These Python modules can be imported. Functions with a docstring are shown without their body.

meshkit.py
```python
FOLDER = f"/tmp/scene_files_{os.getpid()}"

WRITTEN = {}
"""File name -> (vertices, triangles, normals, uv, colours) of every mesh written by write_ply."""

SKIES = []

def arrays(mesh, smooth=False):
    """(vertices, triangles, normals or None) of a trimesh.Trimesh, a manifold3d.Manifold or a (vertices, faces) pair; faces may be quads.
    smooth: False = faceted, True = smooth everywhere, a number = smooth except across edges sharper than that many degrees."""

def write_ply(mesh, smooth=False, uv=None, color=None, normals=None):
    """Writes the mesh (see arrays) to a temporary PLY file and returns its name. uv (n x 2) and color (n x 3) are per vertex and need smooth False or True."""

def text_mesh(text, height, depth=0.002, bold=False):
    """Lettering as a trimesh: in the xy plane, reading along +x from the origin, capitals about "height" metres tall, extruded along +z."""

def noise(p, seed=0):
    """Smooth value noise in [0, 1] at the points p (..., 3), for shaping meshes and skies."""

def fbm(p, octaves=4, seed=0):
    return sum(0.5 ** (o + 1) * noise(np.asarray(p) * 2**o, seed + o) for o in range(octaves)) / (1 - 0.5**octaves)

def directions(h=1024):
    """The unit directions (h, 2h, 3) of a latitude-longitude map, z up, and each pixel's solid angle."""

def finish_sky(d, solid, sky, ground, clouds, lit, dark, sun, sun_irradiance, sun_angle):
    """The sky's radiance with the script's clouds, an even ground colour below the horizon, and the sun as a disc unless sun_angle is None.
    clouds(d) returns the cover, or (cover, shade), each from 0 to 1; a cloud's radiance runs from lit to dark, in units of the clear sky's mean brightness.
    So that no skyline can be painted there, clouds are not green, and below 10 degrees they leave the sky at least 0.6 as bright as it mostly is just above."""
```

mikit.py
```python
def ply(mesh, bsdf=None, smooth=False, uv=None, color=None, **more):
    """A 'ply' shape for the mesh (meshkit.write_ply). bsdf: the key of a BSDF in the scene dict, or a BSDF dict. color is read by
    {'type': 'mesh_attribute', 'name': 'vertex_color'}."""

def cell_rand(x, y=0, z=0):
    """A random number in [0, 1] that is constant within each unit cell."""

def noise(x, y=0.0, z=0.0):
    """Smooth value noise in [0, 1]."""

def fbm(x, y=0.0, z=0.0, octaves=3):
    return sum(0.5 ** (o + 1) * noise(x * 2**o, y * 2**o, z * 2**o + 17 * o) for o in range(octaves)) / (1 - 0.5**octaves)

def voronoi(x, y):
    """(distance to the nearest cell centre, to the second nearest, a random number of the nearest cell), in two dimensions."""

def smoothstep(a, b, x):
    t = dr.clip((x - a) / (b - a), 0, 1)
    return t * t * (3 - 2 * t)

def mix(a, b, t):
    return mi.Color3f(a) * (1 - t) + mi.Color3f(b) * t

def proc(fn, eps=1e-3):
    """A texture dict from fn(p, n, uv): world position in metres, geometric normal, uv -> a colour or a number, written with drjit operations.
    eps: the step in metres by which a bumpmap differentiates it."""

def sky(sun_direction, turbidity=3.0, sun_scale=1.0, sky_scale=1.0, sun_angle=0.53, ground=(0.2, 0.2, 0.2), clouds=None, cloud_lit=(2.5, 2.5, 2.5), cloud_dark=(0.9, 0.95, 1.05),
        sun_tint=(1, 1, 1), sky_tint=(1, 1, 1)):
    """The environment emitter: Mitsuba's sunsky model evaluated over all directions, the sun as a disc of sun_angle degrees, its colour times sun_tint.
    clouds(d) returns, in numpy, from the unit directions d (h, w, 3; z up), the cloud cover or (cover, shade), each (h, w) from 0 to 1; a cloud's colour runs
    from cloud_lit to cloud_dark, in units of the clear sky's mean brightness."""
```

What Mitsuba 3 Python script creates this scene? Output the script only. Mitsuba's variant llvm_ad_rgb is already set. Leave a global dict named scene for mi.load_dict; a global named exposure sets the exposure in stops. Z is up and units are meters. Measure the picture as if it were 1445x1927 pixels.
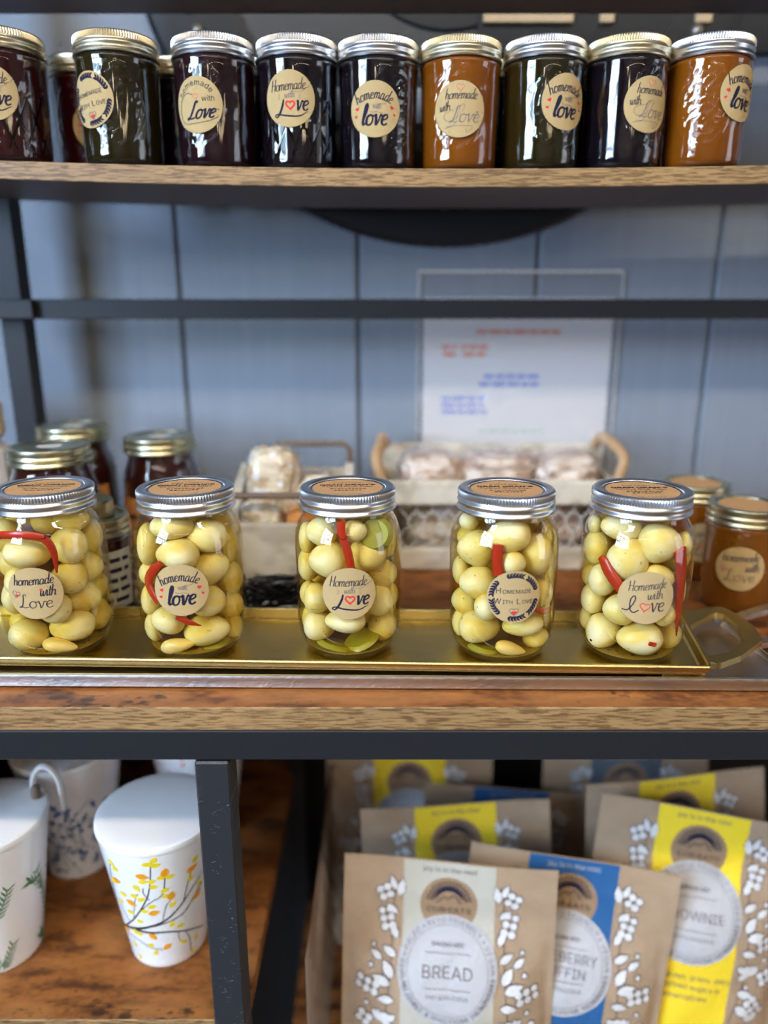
import math, random
import numpy as np, trimesh, shapely
import drjit as dr
import mitsuba as mi
import mikit, meshkit
from shapely.geometry import Polygon, Point, LineString

# ------------------------------------------------------------------ camera, light, exposure
T = mi.ScalarTransform4f
ZC = 1.35                                   # eye height above the shop floor; heights below are given relative to the eye
PITCH = math.radians(15.5)
FOV = math.degrees(2 * math.atan(722.5 / 1390.0))
exposure = 0.08
scene, labels = {}, {}
scene['camera'] = {'type': 'thinlens', 'fov': FOV, 'fov_axis': 'x', 'aperture_radius': 0.0074, 'focus_distance': 0.555,
                   'near_clip': 0.02, 'far_clip': 50.0,
                   'to_world': T().look_at([0, 0, ZC], [0, math.cos(PITCH), ZC - math.sin(PITCH)], [0, 0, 1])}
WINDOW_BLUE = [16.0, 22.5, 32.0]             # daylight through the shop window, behind the viewer on the left
DOOR_GREY = [1.6, 1.7, 1.9]                 # glazed door on the right
TUBE_WARM = [30.0, 26.5, 21.5]              # long ceiling light behind the viewer
BULB_WARM = [150.0, 118.0, 75.0]            # small bulbs on a cord
rng = np.random.default_rng(7)
random.seed(7)

# ------------------------------------------------------------------ materials
def rgb(*c):
    return {'type': 'rgb', 'value': list(map(float, c))}

def srgb(r, g, b):
    return [((x / 255 + 0.055) / 1.055) ** 2.4 if x > 10 else x / 255 / 12.92 for x in (r, g, b)]

def two(d):
    return {'type': 'twosided', 'bsdf': d}

def prin(c, rough=0.5, **k):
    return two({'type': 'principled', 'base_color': c if isinstance(c, dict) else rgb(*c), 'roughness': rough, **k})

def diff(c):
    return two({'type': 'diffuse', 'reflectance': c if isinstance(c, dict) else rgb(*c)})

def bump(fn, scale, inner, eps=4e-4):
    return {'type': 'bumpmap', 'arbitrary': mikit.proc(fn, eps=eps), 'scale': scale, 'bsdf': inner}

F = mikit.fbm
N = mikit.noise
SS = mikit.smoothstep
MIX = mikit.mix

def f_wall(p, n, uv):
    g = F(p.x * 160, p.z * 6, p.y * 3, octaves=3)
    k = N(p.x * 5 + 3, p.z * 2.2, 1.5)
    c = MIX((.225, .262, .320), (.290, .330, .390), g)
    return MIX(c, mi.Color3f(.20, .215, .24), 0.35 * k)

def f_rustic(p, n, uv):
    w = F(p.x * 9, p.y * 14, 3.1, octaves=2)
    g = F(p.x * 34 + w * 2, p.y * 130 + w * 3, p.z * 20, octaves=4)
    s = F(p.x * 210, p.y * 330, 2.2, octaves=2)
    b = F(p.x * 15 + 5, p.y * 34, 7.7, octaves=3)
    c = MIX((.075, .026, .010), (.27, .096, .024), SS(.24, .66, .72 * g + .28 * s))
    c = MIX(c, mi.Color3f(.34, .14, .042), .5 * SS(.52, .8, N(p.x * 24, p.y * 44, 2.0)))
    return MIX(c, mi.Color3f(.022, .013, .010), .85 * SS(.60, .70, .8 * b + .2 * s))

def f_oak(p, n, uv):
    g = F(p.x * 110 + F(p.x * 30, p.z * 160, 0.0, octaves=2) * 2, p.z * 1150 + p.y * 60, 5.0, octaves=3)
    k = N(p.x * 9, p.z * 90, 2.0)
    c = MIX((.140, .072, .024), (.320, .186, .074), SS(.28, .62, g))
    return c * (.88 + .24 * k)

def f_egg(p, n, uv):
    k = F(p.x * 75, p.y * 75, p.z * 75, octaves=3)
    s = SS(.78, .84, F(p.x * 330, p.y * 330, p.z * 330 + 9, octaves=2))
    c = MIX((.72, .57, .20), (.78, .70, .46), SS(.30, .58, k))
    return MIX(c, mi.Color3f(.30, .20, .06), .55 * s)

def f_kraft(p, n, uv):
    k = F(p.x * 60, p.y * 60, p.z * 60, octaves=3)
    f = N(p.x * 900, p.y * 900, p.z * 900)
    return MIX((.33, .222, .138), (.43, .302, .192), k) * (.93 + .14 * f)

def f_hammer(p, n, uv):
    return F(p.x * 260, p.y * 260, p.z * 260, octaves=2) * 1.0 + .4 * N(p.x * 900, p.y * 900, p.z * 900)

def f_scuff(p, n, uv):
    s = SS(.86, .90, N(p.x * 420 + p.z * 160, p.z * 1400 - p.x * 500, 4.0)) * SS(.55, .7, N(p.x * 120, p.z * 55, 9.0))
    return MIX((.020, .022, .026), (.16, .16, .165), .8 * s)

def f_cream(p, n, uv):
    k = F(p.x * 40, p.y * 40, p.z * 40, octaves=3)
    return MIX((.42, .36, .27), (.62, .56, .45), SS(.3, .6, k))

def f_bread(p, n, uv):
    k = F(p.x * 90, p.y * 90, p.z * 90, octaves=3)
    return MIX((.46, .30, .21), (.74, .62, .52), SS(.35, .6, k))

def f_crumb(p, n, uv):
    k = F(p.x * 130, p.y * 130, p.z * 130, octaves=2)
    c = MIX((.50, .36, .22), (.74, .63, .46), SS(.35, .62, k))
    return MIX(c, mi.Color3f(.80, .77, .74), SS(.6, .75, N(p.x * 120, p.y * 120, p.z * 120 + 5)))

def f_floor(p, n, uv):
    k = F(p.x * 2, p.y * 24, 1.0, octaves=3)
    return MIX((.05, .032, .02), (.11, .075, .05), k)

def f_honey(p, n, uv):
    k = N(p.x * 30, p.y * 30, p.z * 30)
    return MIX((.30, .088, .004), (.38, .125, .006), k)

M = {}
M['wall_paint'] = two({'type': 'roughplastic', 'diffuse_reflectance': mikit.proc(f_wall), 'alpha': .35, 'int_ior': 1.38})
M['rustic_top'] = prin(mikit.proc(f_rustic), .55, specular=.15)
M['oak_edge'] = prin(mikit.proc(f_oak), .55)
M['dark_wood'] = prin((.060, .042, .036), .5)
M['black_steel'] = prin(mikit.proc(f_scuff), .42)
M['black_plain'] = prin((.0125, .0135, .0155), .5, specular=.33)
M['silver'] = prin((.84, .84, .845), .30, metallic=1.0)
M['pale_gold'] = prin((.78, .69, .48), .36, metallic=1.0)
M['lid_steel'] = prin((.56, .57, .59), .28, metallic=1.0)
M['gold_lid'] = prin((.60, .55, .36), .30, metallic=1.0)
M['kraft_sticker'] = diff((.47, .335, .160))
M['lid_sticker'] = diff((.54, .31, .15))
M['ink'] = diff((.022, .020, .040))
M['grey_ink'] = diff((.16, .13, .14))
M['red_ink'] = diff((.66, .045, .050))
M['soft_red_ink'] = diff((.62, .19, .11))
M['pickle_glass'] = {'type': 'thindielectric', 'int_ior': 1.5, 'specular_transmittance': rgb(.99, .985, .95)}
M['clear_glass'] = {'type': 'thindielectric', 'int_ior': 1.52, 'specular_transmittance': rgb(.97, .97, .96)}
M['film'] = {'type': 'thindielectric', 'int_ior': 1.45}
M['egg'] = two({'type': 'roughplastic', 'diffuse_reflectance': mikit.proc(f_egg), 'alpha': .12, 'int_ior': 1.33})
M['chili'] = prin((.36, .020, .003), .25, clearcoat=.3)
M['jalapeno'] = prin((.25, .235, .03), .3)
M['garlic'] = prin((.66, .50, .20), .35)
M['brine'] = prin((.20, .125, .012), .25)
def jelly(c):
    return two({'type': 'plastic', 'diffuse_reflectance': c if isinstance(c, dict) else rgb(*c), 'int_ior': 1.4, 'nonlinear': True})
M['jelly_raspberry'] = jelly((.055, .004, .008))
M['jelly_olive'] = jelly((.030, .022, .003))
M['jelly_plum'] = jelly((.026, .004, .009))
M['jelly_black'] = jelly((.009, .005, .010))
M['jelly_honey'] = jelly(mikit.proc(f_honey))
M['jelly_clear_honey'] = jelly((.34, .125, .010))
M['sauce_red'] = jelly((.060, .010, .005))
M['orange_label'] = diff((.60, .24, .07))
def gold(c, a):
    return two(bump(f_hammer, .00022, {'type': 'roughconductor', 'specular_reflectance': rgb(*c), 'eta': rgb(.2, .2, .2), 'k': rgb(3.9, 3.9, 3.9), 'alpha': a}))
M['gold_tray'] = gold((.68, .55, .24), .25)
M['silver_tray'] = gold((.74, .68, .64), .28)
M['paper'] = diff((.62, .60, .60))
M['blue_ink'] = diff((.20, .24, .55))
M['green_ink'] = diff((.36, .46, .38))
M['cream_wood'] = prin(mikit.proc(f_cream), .6)
M['brown_wire'] = prin((.14, .085, .05), .45)
M['cane'] = prin((.42, .25, .12), .5)
M['pale_wire'] = prin((.55, .51, .46), .5)
M['bread'] = two({'type': 'roughplastic', 'diffuse_reflectance': mikit.proc(f_bread), 'alpha': .12})
M['crumb'] = two({'type': 'roughplastic', 'diffuse_reflectance': mikit.proc(f_crumb), 'alpha': .1})
M['black_film'] = two({'type': 'roughplastic', 'diffuse_reflectance': rgb(.008, .009, .011), 'alpha': .08})
M['kraft_paper'] = prin(mikit.proc(f_kraft), .5)
M['stripe_cream'] = prin((.48, .45, .37), .5)
M['emblem_kraft'] = prin((.31, .195, .110), .5)
M['print_white'] = prin((.66, .64, .62), .5)
M['stripe_yellow'] = prin((.86, .62, .03), .5)
M['stripe_blue'] = prin((.022, .105, .27), .5)
M['stripe_slate'] = prin((.10, .12, .145), .5)
M['label_white'] = prin((.47, .455, .455), .42)
M['porcelain'] = two({'type': 'plastic', 'diffuse_reflectance': rgb(.88, .88, .87), 'int_ior': 1.5})
M['branch_ink'] = diff((.060, .030, .028))
M['leaf_yellow'] = diff((.83, .67, .03))
M['leaf_orange'] = diff((.85, .36, .02))
M['sprig_green'] = diff((.075, .18, .075))
M['flower_blue'] = diff((.10, .17, .38))
M['flower_teal'] = diff((.07, .16, .22))
M['cork'] = prin((.14, .09, .06), .6)
M['floor_wood'] = prin(mikit.proc(f_floor), .5)
M['white_paint'] = diff((.26, .25, .24))
M['warm_paint'] = diff((.13, .105, .085))
M['door_paint'] = diff((.22, .23, .25))
M['tan'] = diff((.55, .40, .24))
M['bag_paper'] = diff((.60, .58, .55))
M['disc_grey'] = prin((.030, .030, .031), .5)
M['disc_pale'] = prin((.62, .60, .56), .5)
M['stud'] = prin((.34, .30, .26), .35, metallic=.8)
for k, v in M.items():
    scene[k + '_bsdf'] = v

# ------------------------------------------------------------------ helpers
used = {}
def numbered(name):
    k = used.get(name, -1) + 1
    used[name] = k
    return name if k == 0 else f'{name}_{k:03d}'

def tag(key, label, cat=None, group=None, kind=None):
    d = {}
    if label: d['label'] = label
    if cat: d['category'] = cat
    if group: d['group'] = group
    if kind: d['kind'] = kind
    labels[key] = {**labels.get(key, {}), **d}

def thing(name, label, cat, group=None):
    key = numbered(name)
    tag(key, label, cat, group)
    return key

def Q(m, mat, smooth=False):
    """a reusable shape"""
    return mikit.ply(m, mat + '_bsdf', smooth=smooth)

UP = T().translate([0, 0, ZC])
def put(name, shape, parent=None, at=None, mat=None, smooth=False, label=None, kind=None):
    """one entry of the scene; shape is a ply dict or a mesh, at a transform in eye-relative heights"""
    key = numbered(parent + '__' + name if parent else name)
    if not isinstance(shape, dict):
        shape = Q(shape, mat, smooth)
    elif mat:
        shape = {**shape, 'bsdf': {'type': 'ref', 'id': mat + '_bsdf'}}
    scene[key] = {**shape, 'to_world': UP @ at if at is not None else UP}
    if label or kind:
        tag(key, label, kind=kind)
    return key

def join(*ms):
    return trimesh.util.concatenate([m for m in ms])

def mesh(v, f):
    return trimesh.Trimesh(np.asarray(v, float), np.asarray(f, int), process=False)

def cbox(x0, x1, y0, y1, z0, z1, c=.0006):
    """box with chamfered edges"""
    c = min(c, .45 * min(x1 - x0, y1 - y0, z1 - z0))
    pts = []
    for x, sx in ((x0, 1), (x1, -1)):
        for y, sy in ((y0, 1), (y1, -1)):
            for z, sz in ((z0, 1), (z1, -1)):
                pts += [(x, y + sy * c, z + sz * c), (x + sx * c, y, z + sz * c), (x + sx * c, y + sy * c, z)]
    return trimesh.convex.convex_hull(np.array(pts))

def lathe(prof, n=96, radial=None):
    """profile (r, z) turned about z; radial(theta, z) adds to the radius"""
    prof = np.asarray(prof, float)
    th = np.arange(n) * 2 * np.pi / n
    r = np.repeat(prof[:, :1], n, 1); z = np.repeat(prof[:, 1:], n, 1)
    if radial is not None:
        r = np.where(r > 1e-6, r + radial(np.repeat(th[None], len(prof), 0), z), r)
    v = np.stack([r * np.cos(th), r * np.sin(th), z], -1).reshape(-1, 3)
    i, j = np.meshgrid(np.arange(len(prof) - 1), np.arange(n), indexing='ij')
    a, b = i * n + j, i * n + (j + 1) % n
    f = np.concatenate([np.stack([a, b, b + n], -1).reshape(-1, 3), np.stack([a, b + n, a + n], -1).reshape(-1, 3)])
    m = mesh(v, f)
    m.merge_vertices(); m.update_faces(m.nondegenerate_faces())
    return m

def spline(p, n=10, closed=False):
    p = np.asarray(p, float)
    if len(p) < 3 and not closed:
        t = np.linspace(0, 1, n)[:, None]
        return p[0] * (1 - t) + p[-1] * t
    q = np.vstack([p[-1], p, p[0], p[1]]) if closed else np.vstack([2 * p[0] - p[1], p, 2 * p[-1] - p[-2]])
    out = []
    for k in range(len(q) - 3):
        a, b, c, d = q[k:k + 4]
        t = np.linspace(0, 1, n, endpoint=False)[:, None]
        out.append(.5 * (2 * b + (c - a) * t + (2 * a - 5 * b + 4 * c - d) * t ** 2 + (3 * b - a - 3 * c + d) * t ** 3))
    if not closed:
        out.append(q[-2][None])
    return np.vstack(out)

def tube(pts, rad, sides=10, flat=1.0, caps=True):
    """a tapering tube along 3-D points"""
    p = np.asarray(pts, float); n = len(p)
    r = np.broadcast_to(np.asarray(rad, float), (n,))
    t = np.gradient(p, axis=0); t /= np.linalg.norm(t, axis=1, keepdims=True) + 1e-12
    ref = np.array([0, 1.0, 0]) if abs(t[:, 1]).mean() < .8 else np.array([1.0, 0, 0])
    b = np.cross(t, ref); b /= np.linalg.norm(b, axis=1, keepdims=True) + 1e-12
    c = np.cross(b, t)
    an = np.arange(sides) * 2 * np.pi / sides
    v = (p[:, None] + r[:, None, None] * (np.cos(an)[None, :, None] * b[:, None] + flat * np.sin(an)[None, :, None] * c[:, None])).reshape(-1, 3)
    i, j = np.meshgrid(np.arange(n - 1), np.arange(sides), indexing='ij')
    A, B = i * sides + j, i * sides + (j + 1) % sides
    f = np.concatenate([np.stack([A, B, B + sides], -1).reshape(-1, 3), np.stack([A, B + sides, A + sides], -1).reshape(-1, 3)])
    if caps:
        v = np.vstack([v, p[0], p[-1]]); k = n * sides
        jj = np.arange(sides)
        f = np.concatenate([f, np.stack([jj * 0 + k, (jj + 1) % sides, jj], -1), np.stack([jj * 0 + k + 1, (n - 1) * sides + jj, (n - 1) * sides + (jj + 1) % sides], -1)])
    m = mesh(v, f); trimesh.repair.fix_normals(m)
    return m

def extrude(poly, z0, z1):
    m = trimesh.creation.extrude_polygon(poly, z1 - z0, engine='earcut')
    m.apply_translation([0, 0, z0])
    return m

def rounded_loop(corners, r, n=5):
    """corner-rounded closed polygon (counter-clockwise) and its outward normals"""
    poly = Polygon(corners).buffer(-r).buffer(r, quad_segs=n)
    c = np.array(shapely.geometry.polygon.orient(poly).exterior.coords)[:-1]
    d = np.roll(c, -1, 0) - np.roll(c, 1, 0)
    nrm = np.stack([d[:, 1], -d[:, 0]], -1); nrm /= np.linalg.norm(nrm, axis=1, keepdims=True)
    return c, nrm

def loft(c, nrm, prof):
    """rings of the loop at (offset, z), the first and last closed by a fan"""
    n = len(c); v = []; f = []
    for o, z in prof:
        v.append(np.column_stack([c + nrm * o, np.full(n, z)]))
    for k in range(len(prof) - 1):
        for j in range(n):
            a, b = k * n + j, k * n + (j + 1) % n
            f += [(a, b, b + n), (a, b + n, a + n)]
    v = np.vstack(v)
    k0, k1 = len(v), len(v) + 1
    v = np.vstack([v, v[:n].mean(0), v[n * (len(prof) - 1):n * len(prof)].mean(0)])
    for j in range(n):
        f.append((k0, (j + 1) % n, j)); f.append((k1, (len(prof) - 1) * n + j, (len(prof) - 1) * n + (j + 1) % n))
    m = mesh(v, f); trimesh.repair.fix_normals(m)
    return m

# ---- flat print: 2-D shapes collected, then laid onto a surface
_text = {}
def text2d(s, h, bold=False):
    k = (s, bold)
    if k not in _text:
        m = meshkit.text_mesh(s, 1.0, depth=.01, bold=bold)
        top = m.face_normals[:, 2] > .9
        _text[k] = (m.vertices[:, :2].copy(), m.faces[top].copy(), m.vertices[:, 0].max(), m.vertices[:, 0].min())
    v, f, x1, x0 = _text[k]
    return v * h, f, x0 * h, x1 * h

def rot2(v, a):
    c, s = math.cos(math.radians(a)), math.sin(math.radians(a))
    return np.asarray(v) @ np.array([[c, s], [-s, c]])

class Print:
    def __init__(self):
        self.v, self.f, self.n = [], [], 0
    def add(self, v, f):
        v = np.asarray(v, float); f = np.asarray(f, int)
        if len(f) == 0: return
        self.v.append(v); self.f.append(f + self.n); self.n += len(v)
    def poly(self, p):
        for g in getattr(p, 'geoms', [p]):
            if g.is_empty or g.area <= 0: continue
            v, f = trimesh.creation.triangulate_polygon(g, engine='earcut')
            self.add(v, f)
    def text(self, s, h, x, y, bold=False, rot=0, anchor='m', wide=1.0):
        v, f, x0, x1 = text2d(s, h, bold)
        o = {'m': (x0 + x1) / 2, 'l': x0, 'r': x1}[anchor]
        v = (v - [o, 0]) * [wide, 1]
        self.add(rot2(v, rot) + [x, y], f)
    def ring_text(self, s, h, R, mid_deg, cx=0, cy=0, bold=False, inside=False, gap=.18):
        """letters along a circle, reading clockwise (or, inside=True, along the bottom)"""
        ws = [(text2d(ch, h, bold)[3] - text2d(ch, h, bold)[2] + gap * h) if ch != ' ' else .42 * h for ch in s]
        tot = sum(ws); a = 0
        for ch, w in zip(s, ws):
            m = a + w / 2 - tot / 2
            if ch != ' ':
                ang = mid_deg + math.degrees(m / R) * (1 if inside else -1)
                p = (cx + R * math.cos(math.radians(ang)), cy + R * math.sin(math.radians(ang)))
                self.text(ch, h, *p, bold=bold, rot=ang + 90 if inside else ang - 90)
            a += w
    def stroke(self, pts, w, n=8, closed=False):
        p = spline(pts, n, closed)
        w = np.broadcast_to(np.asarray(w, float), (len(p),)) if np.ndim(w) == 0 else np.interp(np.linspace(0, 1, len(p)), np.linspace(0, 1, len(w)), w)
        if closed:
            p = np.vstack([p, p[:1]]); w = np.append(w, w[0])
        d = np.gradient(p, axis=0); d /= np.linalg.norm(d, axis=1, keepdims=True) + 1e-12
        q = np.stack([-d[:, 1], d[:, 0]], -1) * w[:, None] / 2
        v = np.vstack([p + q, p - q]); k = len(p); i = np.arange(k - 1)
        self.add(v, np.concatenate([np.stack([i + k, i + k + 1, i + 1], -1), np.stack([i + k, i + 1, i], -1)]))
    def ellipse(self, x, y, rx, ry, rot=0, n=20):
        a = np.arange(n) * 2 * np.pi / n
        v = rot2(np.stack([rx * np.cos(a), ry * np.sin(a)], -1), rot) + [x, y]
        v = np.vstack([v, [[x, y]]])
        i = np.arange(n)
        self.add(v, np.stack([i * 0 + n, i, (i + 1) % n], -1))
    def leaf(self, x, y, L, W, rot):
        t = np.linspace(0, 1, 7); up = np.stack([t * L, W * np.sin(np.pi * t ** .8)], -1); dn = up[::-1][1:-1] * [1, -1]
        v = rot2(np.vstack([up, dn]), rot) + [x, y]
        n = len(v); c = v.mean(0); i = np.arange(n)
        self.add(np.vstack([v, c]), np.stack([i * 0 + n, (i + 1) % n, i], -1))
    def disc(self, r, x=0, y=0, rings=5, n=40):
        a = np.arange(n) * 2 * np.pi / n
        v = [np.zeros((1, 2))] + [np.stack([np.cos(a), np.sin(a)], -1) * r * k / rings for k in range(1, rings + 1)]
        f = [(0, 1 + j, 1 + (j + 1) % n) for j in range(n)]
        for k in range(rings - 1):
            for j in range(n):
                p, q = 1 + k * n + j, 1 + k * n + (j + 1) % n
                f += [(p, p + n, q + n), (p, q + n, q)]
        self.add(np.vstack(v) + [x, y], f)
    def heart(self, x, y, s, rot=0, outline=None):
        t = np.linspace(0, 2 * np.pi, 33)[:-1]
        h = np.stack([16 * np.sin(t) ** 3, 13 * np.cos(t) - 5 * np.cos(2 * t) - 2 * np.cos(3 * t) - np.cos(4 * t)], -1) / 17 * s
        h = rot2(h, rot) + [x, y]
        if outline:
            self.stroke(h[::2], outline, 3, closed=True)
        else:
            self.poly(Polygon(h).buffer(0))
    def mesh(self, fn, off, edge=None, rot=0):
        v, f = np.vstack(self.v), np.vstack(self.f)
        if edge:
            v3, f = trimesh.remesh.subdivide_to_size(np.column_stack([v, v[:, 0] * 0]), f, edge, max_iter=8)
            v = v3[:, :2]
        # all print faces the viewer
        a, b, c = v[f[:, 0]], v[f[:, 1]], v[f[:, 2]]
        cr = (b - a)[:, 0] * (c - a)[:, 1] - (b - a)[:, 1] * (c - a)[:, 0]
        f = np.where((cr < 0)[:, None], f[:, ::-1], f)
        return mesh(fn(rot2(v, rot), off), f)

# single-stroke handwriting: strokes per letter on an x-height of 1, and the advance
GLYPH = {
 'h': ([[(0, 2.0), (0, 1), (0, 0)], [(0, .5), (.18, .9), (.4, 1), (.57, .8), (.57, .25), (.66, .02), (.85, .15)]], .90),
 'o': ([[(.38, 1), (.12, .86), (0, .5), (.1, .13), (.36, 0), (.62, .14), (.72, .5), (.62, .86), (.38, 1), (.6, .9), (.88, .88)]], .92),
 'm': ([[(0, 1), (0, .5), (0, 0)], [(0, .5), (.16, .9), (.34, 1), (.46, .8), (.46, 0)], [(.46, .5), (.62, .9), (.8, 1), (.93, .8), (.93, .25), (1.0, .02), (1.18, .15)]], 1.22),
 'e': ([[(.04, .48), (.36, .54), (.6, .72), (.54, .94), (.34, 1), (.1, .82), (.02, .45), (.13, .1), (.38, 0), (.74, .2)]], .80),
 'a': ([[(.62, .86), (.38, 1), (.12, .85), (0, .45), (.1, .08), (.3, 0), (.5, .2), (.62, .6), (.64, 1)], [(.63, .9), (.6, .3), (.68, .02), (.88, .15)]], .92),
 'd': ([[(.62, .86), (.38, 1), (.12, .85), (0, .45), (.1, .08), (.3, 0), (.5, .2), (.62, .6)], [(.68, 2.0), (.64, 1), (.6, .3), (.68, .02), (.88, .15)]], .92),
 'w': ([[(0, 1), (.05, .4), (.2, 0), (.4, .25), (.48, .9)], [(.48, .9), (.52, .3), (.68, 0), (.9, .3), (.98, 1), (1.14, .9)]], 1.2),
 'i': ([[(0, 1), (0, .3), (.08, .02), (.26, .15)], [(.0, 1.42), (.03, 1.52)]], .36),
 't': ([[(.1, 1.7), (.1, .8), (.1, .25), (.2, .02), (.4, .14)], [(-.14, 1.06), (.12, 1.05), (.4, 1.08)]], .5),
 'l': ([[(0, .25), (.26, .9), (.42, 1.7), (.32, 2.05), (.16, 1.8), (.1, .6), (.2, .04), (.46, .22)]], .52),
 'v': ([[(-.05, .88), (.08, 1), (.2, .5), (.3, 0), (.5, .4), (.62, .95), (.72, .9), (.92, .92)]], .86),
 'H': ([[(.02, 2), (.03, 1), (-.04, 0)], [(.82, 2.05), (.78, 1), (.74, 0)], [(-.15, 1.0), (.4, 1.05), (.92, 1.02)]], 1.05),
 'L': ([[(.62, 1.75), (.5, 2.0), (.3, 1.85), (.28, 1.2), (.16, .35), (-.08, .0), (-.2, .14), (.05, .2), (.45, .02), (.95, .16)]], .98),
}
def script(P, s, x, y, xh, w, slant=.22, anchor='m', rot=0, arch=None, track=1.0):
    tot = sum(GLYPH[c][1] * track if c != ' ' else .6 for c in s) * xh
    a = {'m': -tot / 2, 'l': 0, 'r': -tot}[anchor]
    for c in s:
        if c == ' ':
            a += .6 * xh; continue
        strokes, adv = GLYPH[c]
        for st in strokes:
            q = spline(np.array(st) * [xh * track, xh], 7)
            q[:, 0] += q[:, 1] * slant
            if arch:
                mid = a + adv * track * xh / 2
                ang = -math.degrees(mid / arch)
                q = rot2(q - [adv * track * xh / 2, 0], ang) + [arch * math.sin(mid / arch), arch * (math.cos(mid / arch) - 1)]
            else:
                q = q + [a, 0]
            q = rot2(q, rot) + [x, y]
            k = np.linspace(0, 1, len(q))
            d = np.gradient(q, axis=0)
            P.stroke(q[::2] if len(q) > 30 else q, w * (.75 + .5 * np.clip(-d[:, 1] / (np.abs(d).sum(1) + 1e-9), 0, 1)), 2)
        a += adv * track * xh

def flat_xy(z):
    return lambda v, off: np.column_stack([v, np.full(len(v), z + off)])

def on_cylinder(R, th, z0, slope=0.0):
    """a sheet wrapped on the outside of an upright cylinder of radius R(z); th: angle from the viewer's side, in degrees"""
    Rf = R if callable(R) else (lambda z: R + z * 0)
    r0 = float(np.asarray(Rf(np.array([z0])))[0])
    def fn(v, off):
        a = math.radians(th) + v[:, 0] / r0
        z = z0 + v[:, 1]
        r = Rf(z) + off
        return np.column_stack([r * np.sin(a), -r * np.cos(a), z])
    return fn
# ------------------------------------------------------------------ the room
YW = .865                                    # face of the panelled wall behind the rack
FL, CE = -ZC, 1.35
XL, XR, YF = -1.75, 2.6, -3.2

def struct(name, m, mat, parent=None, label=None, smooth=False):
    k = put(name, m, parent, mat=mat, smooth=smooth)
    tag(k, label, kind='structure' if parent is None else None)
    return k

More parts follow.
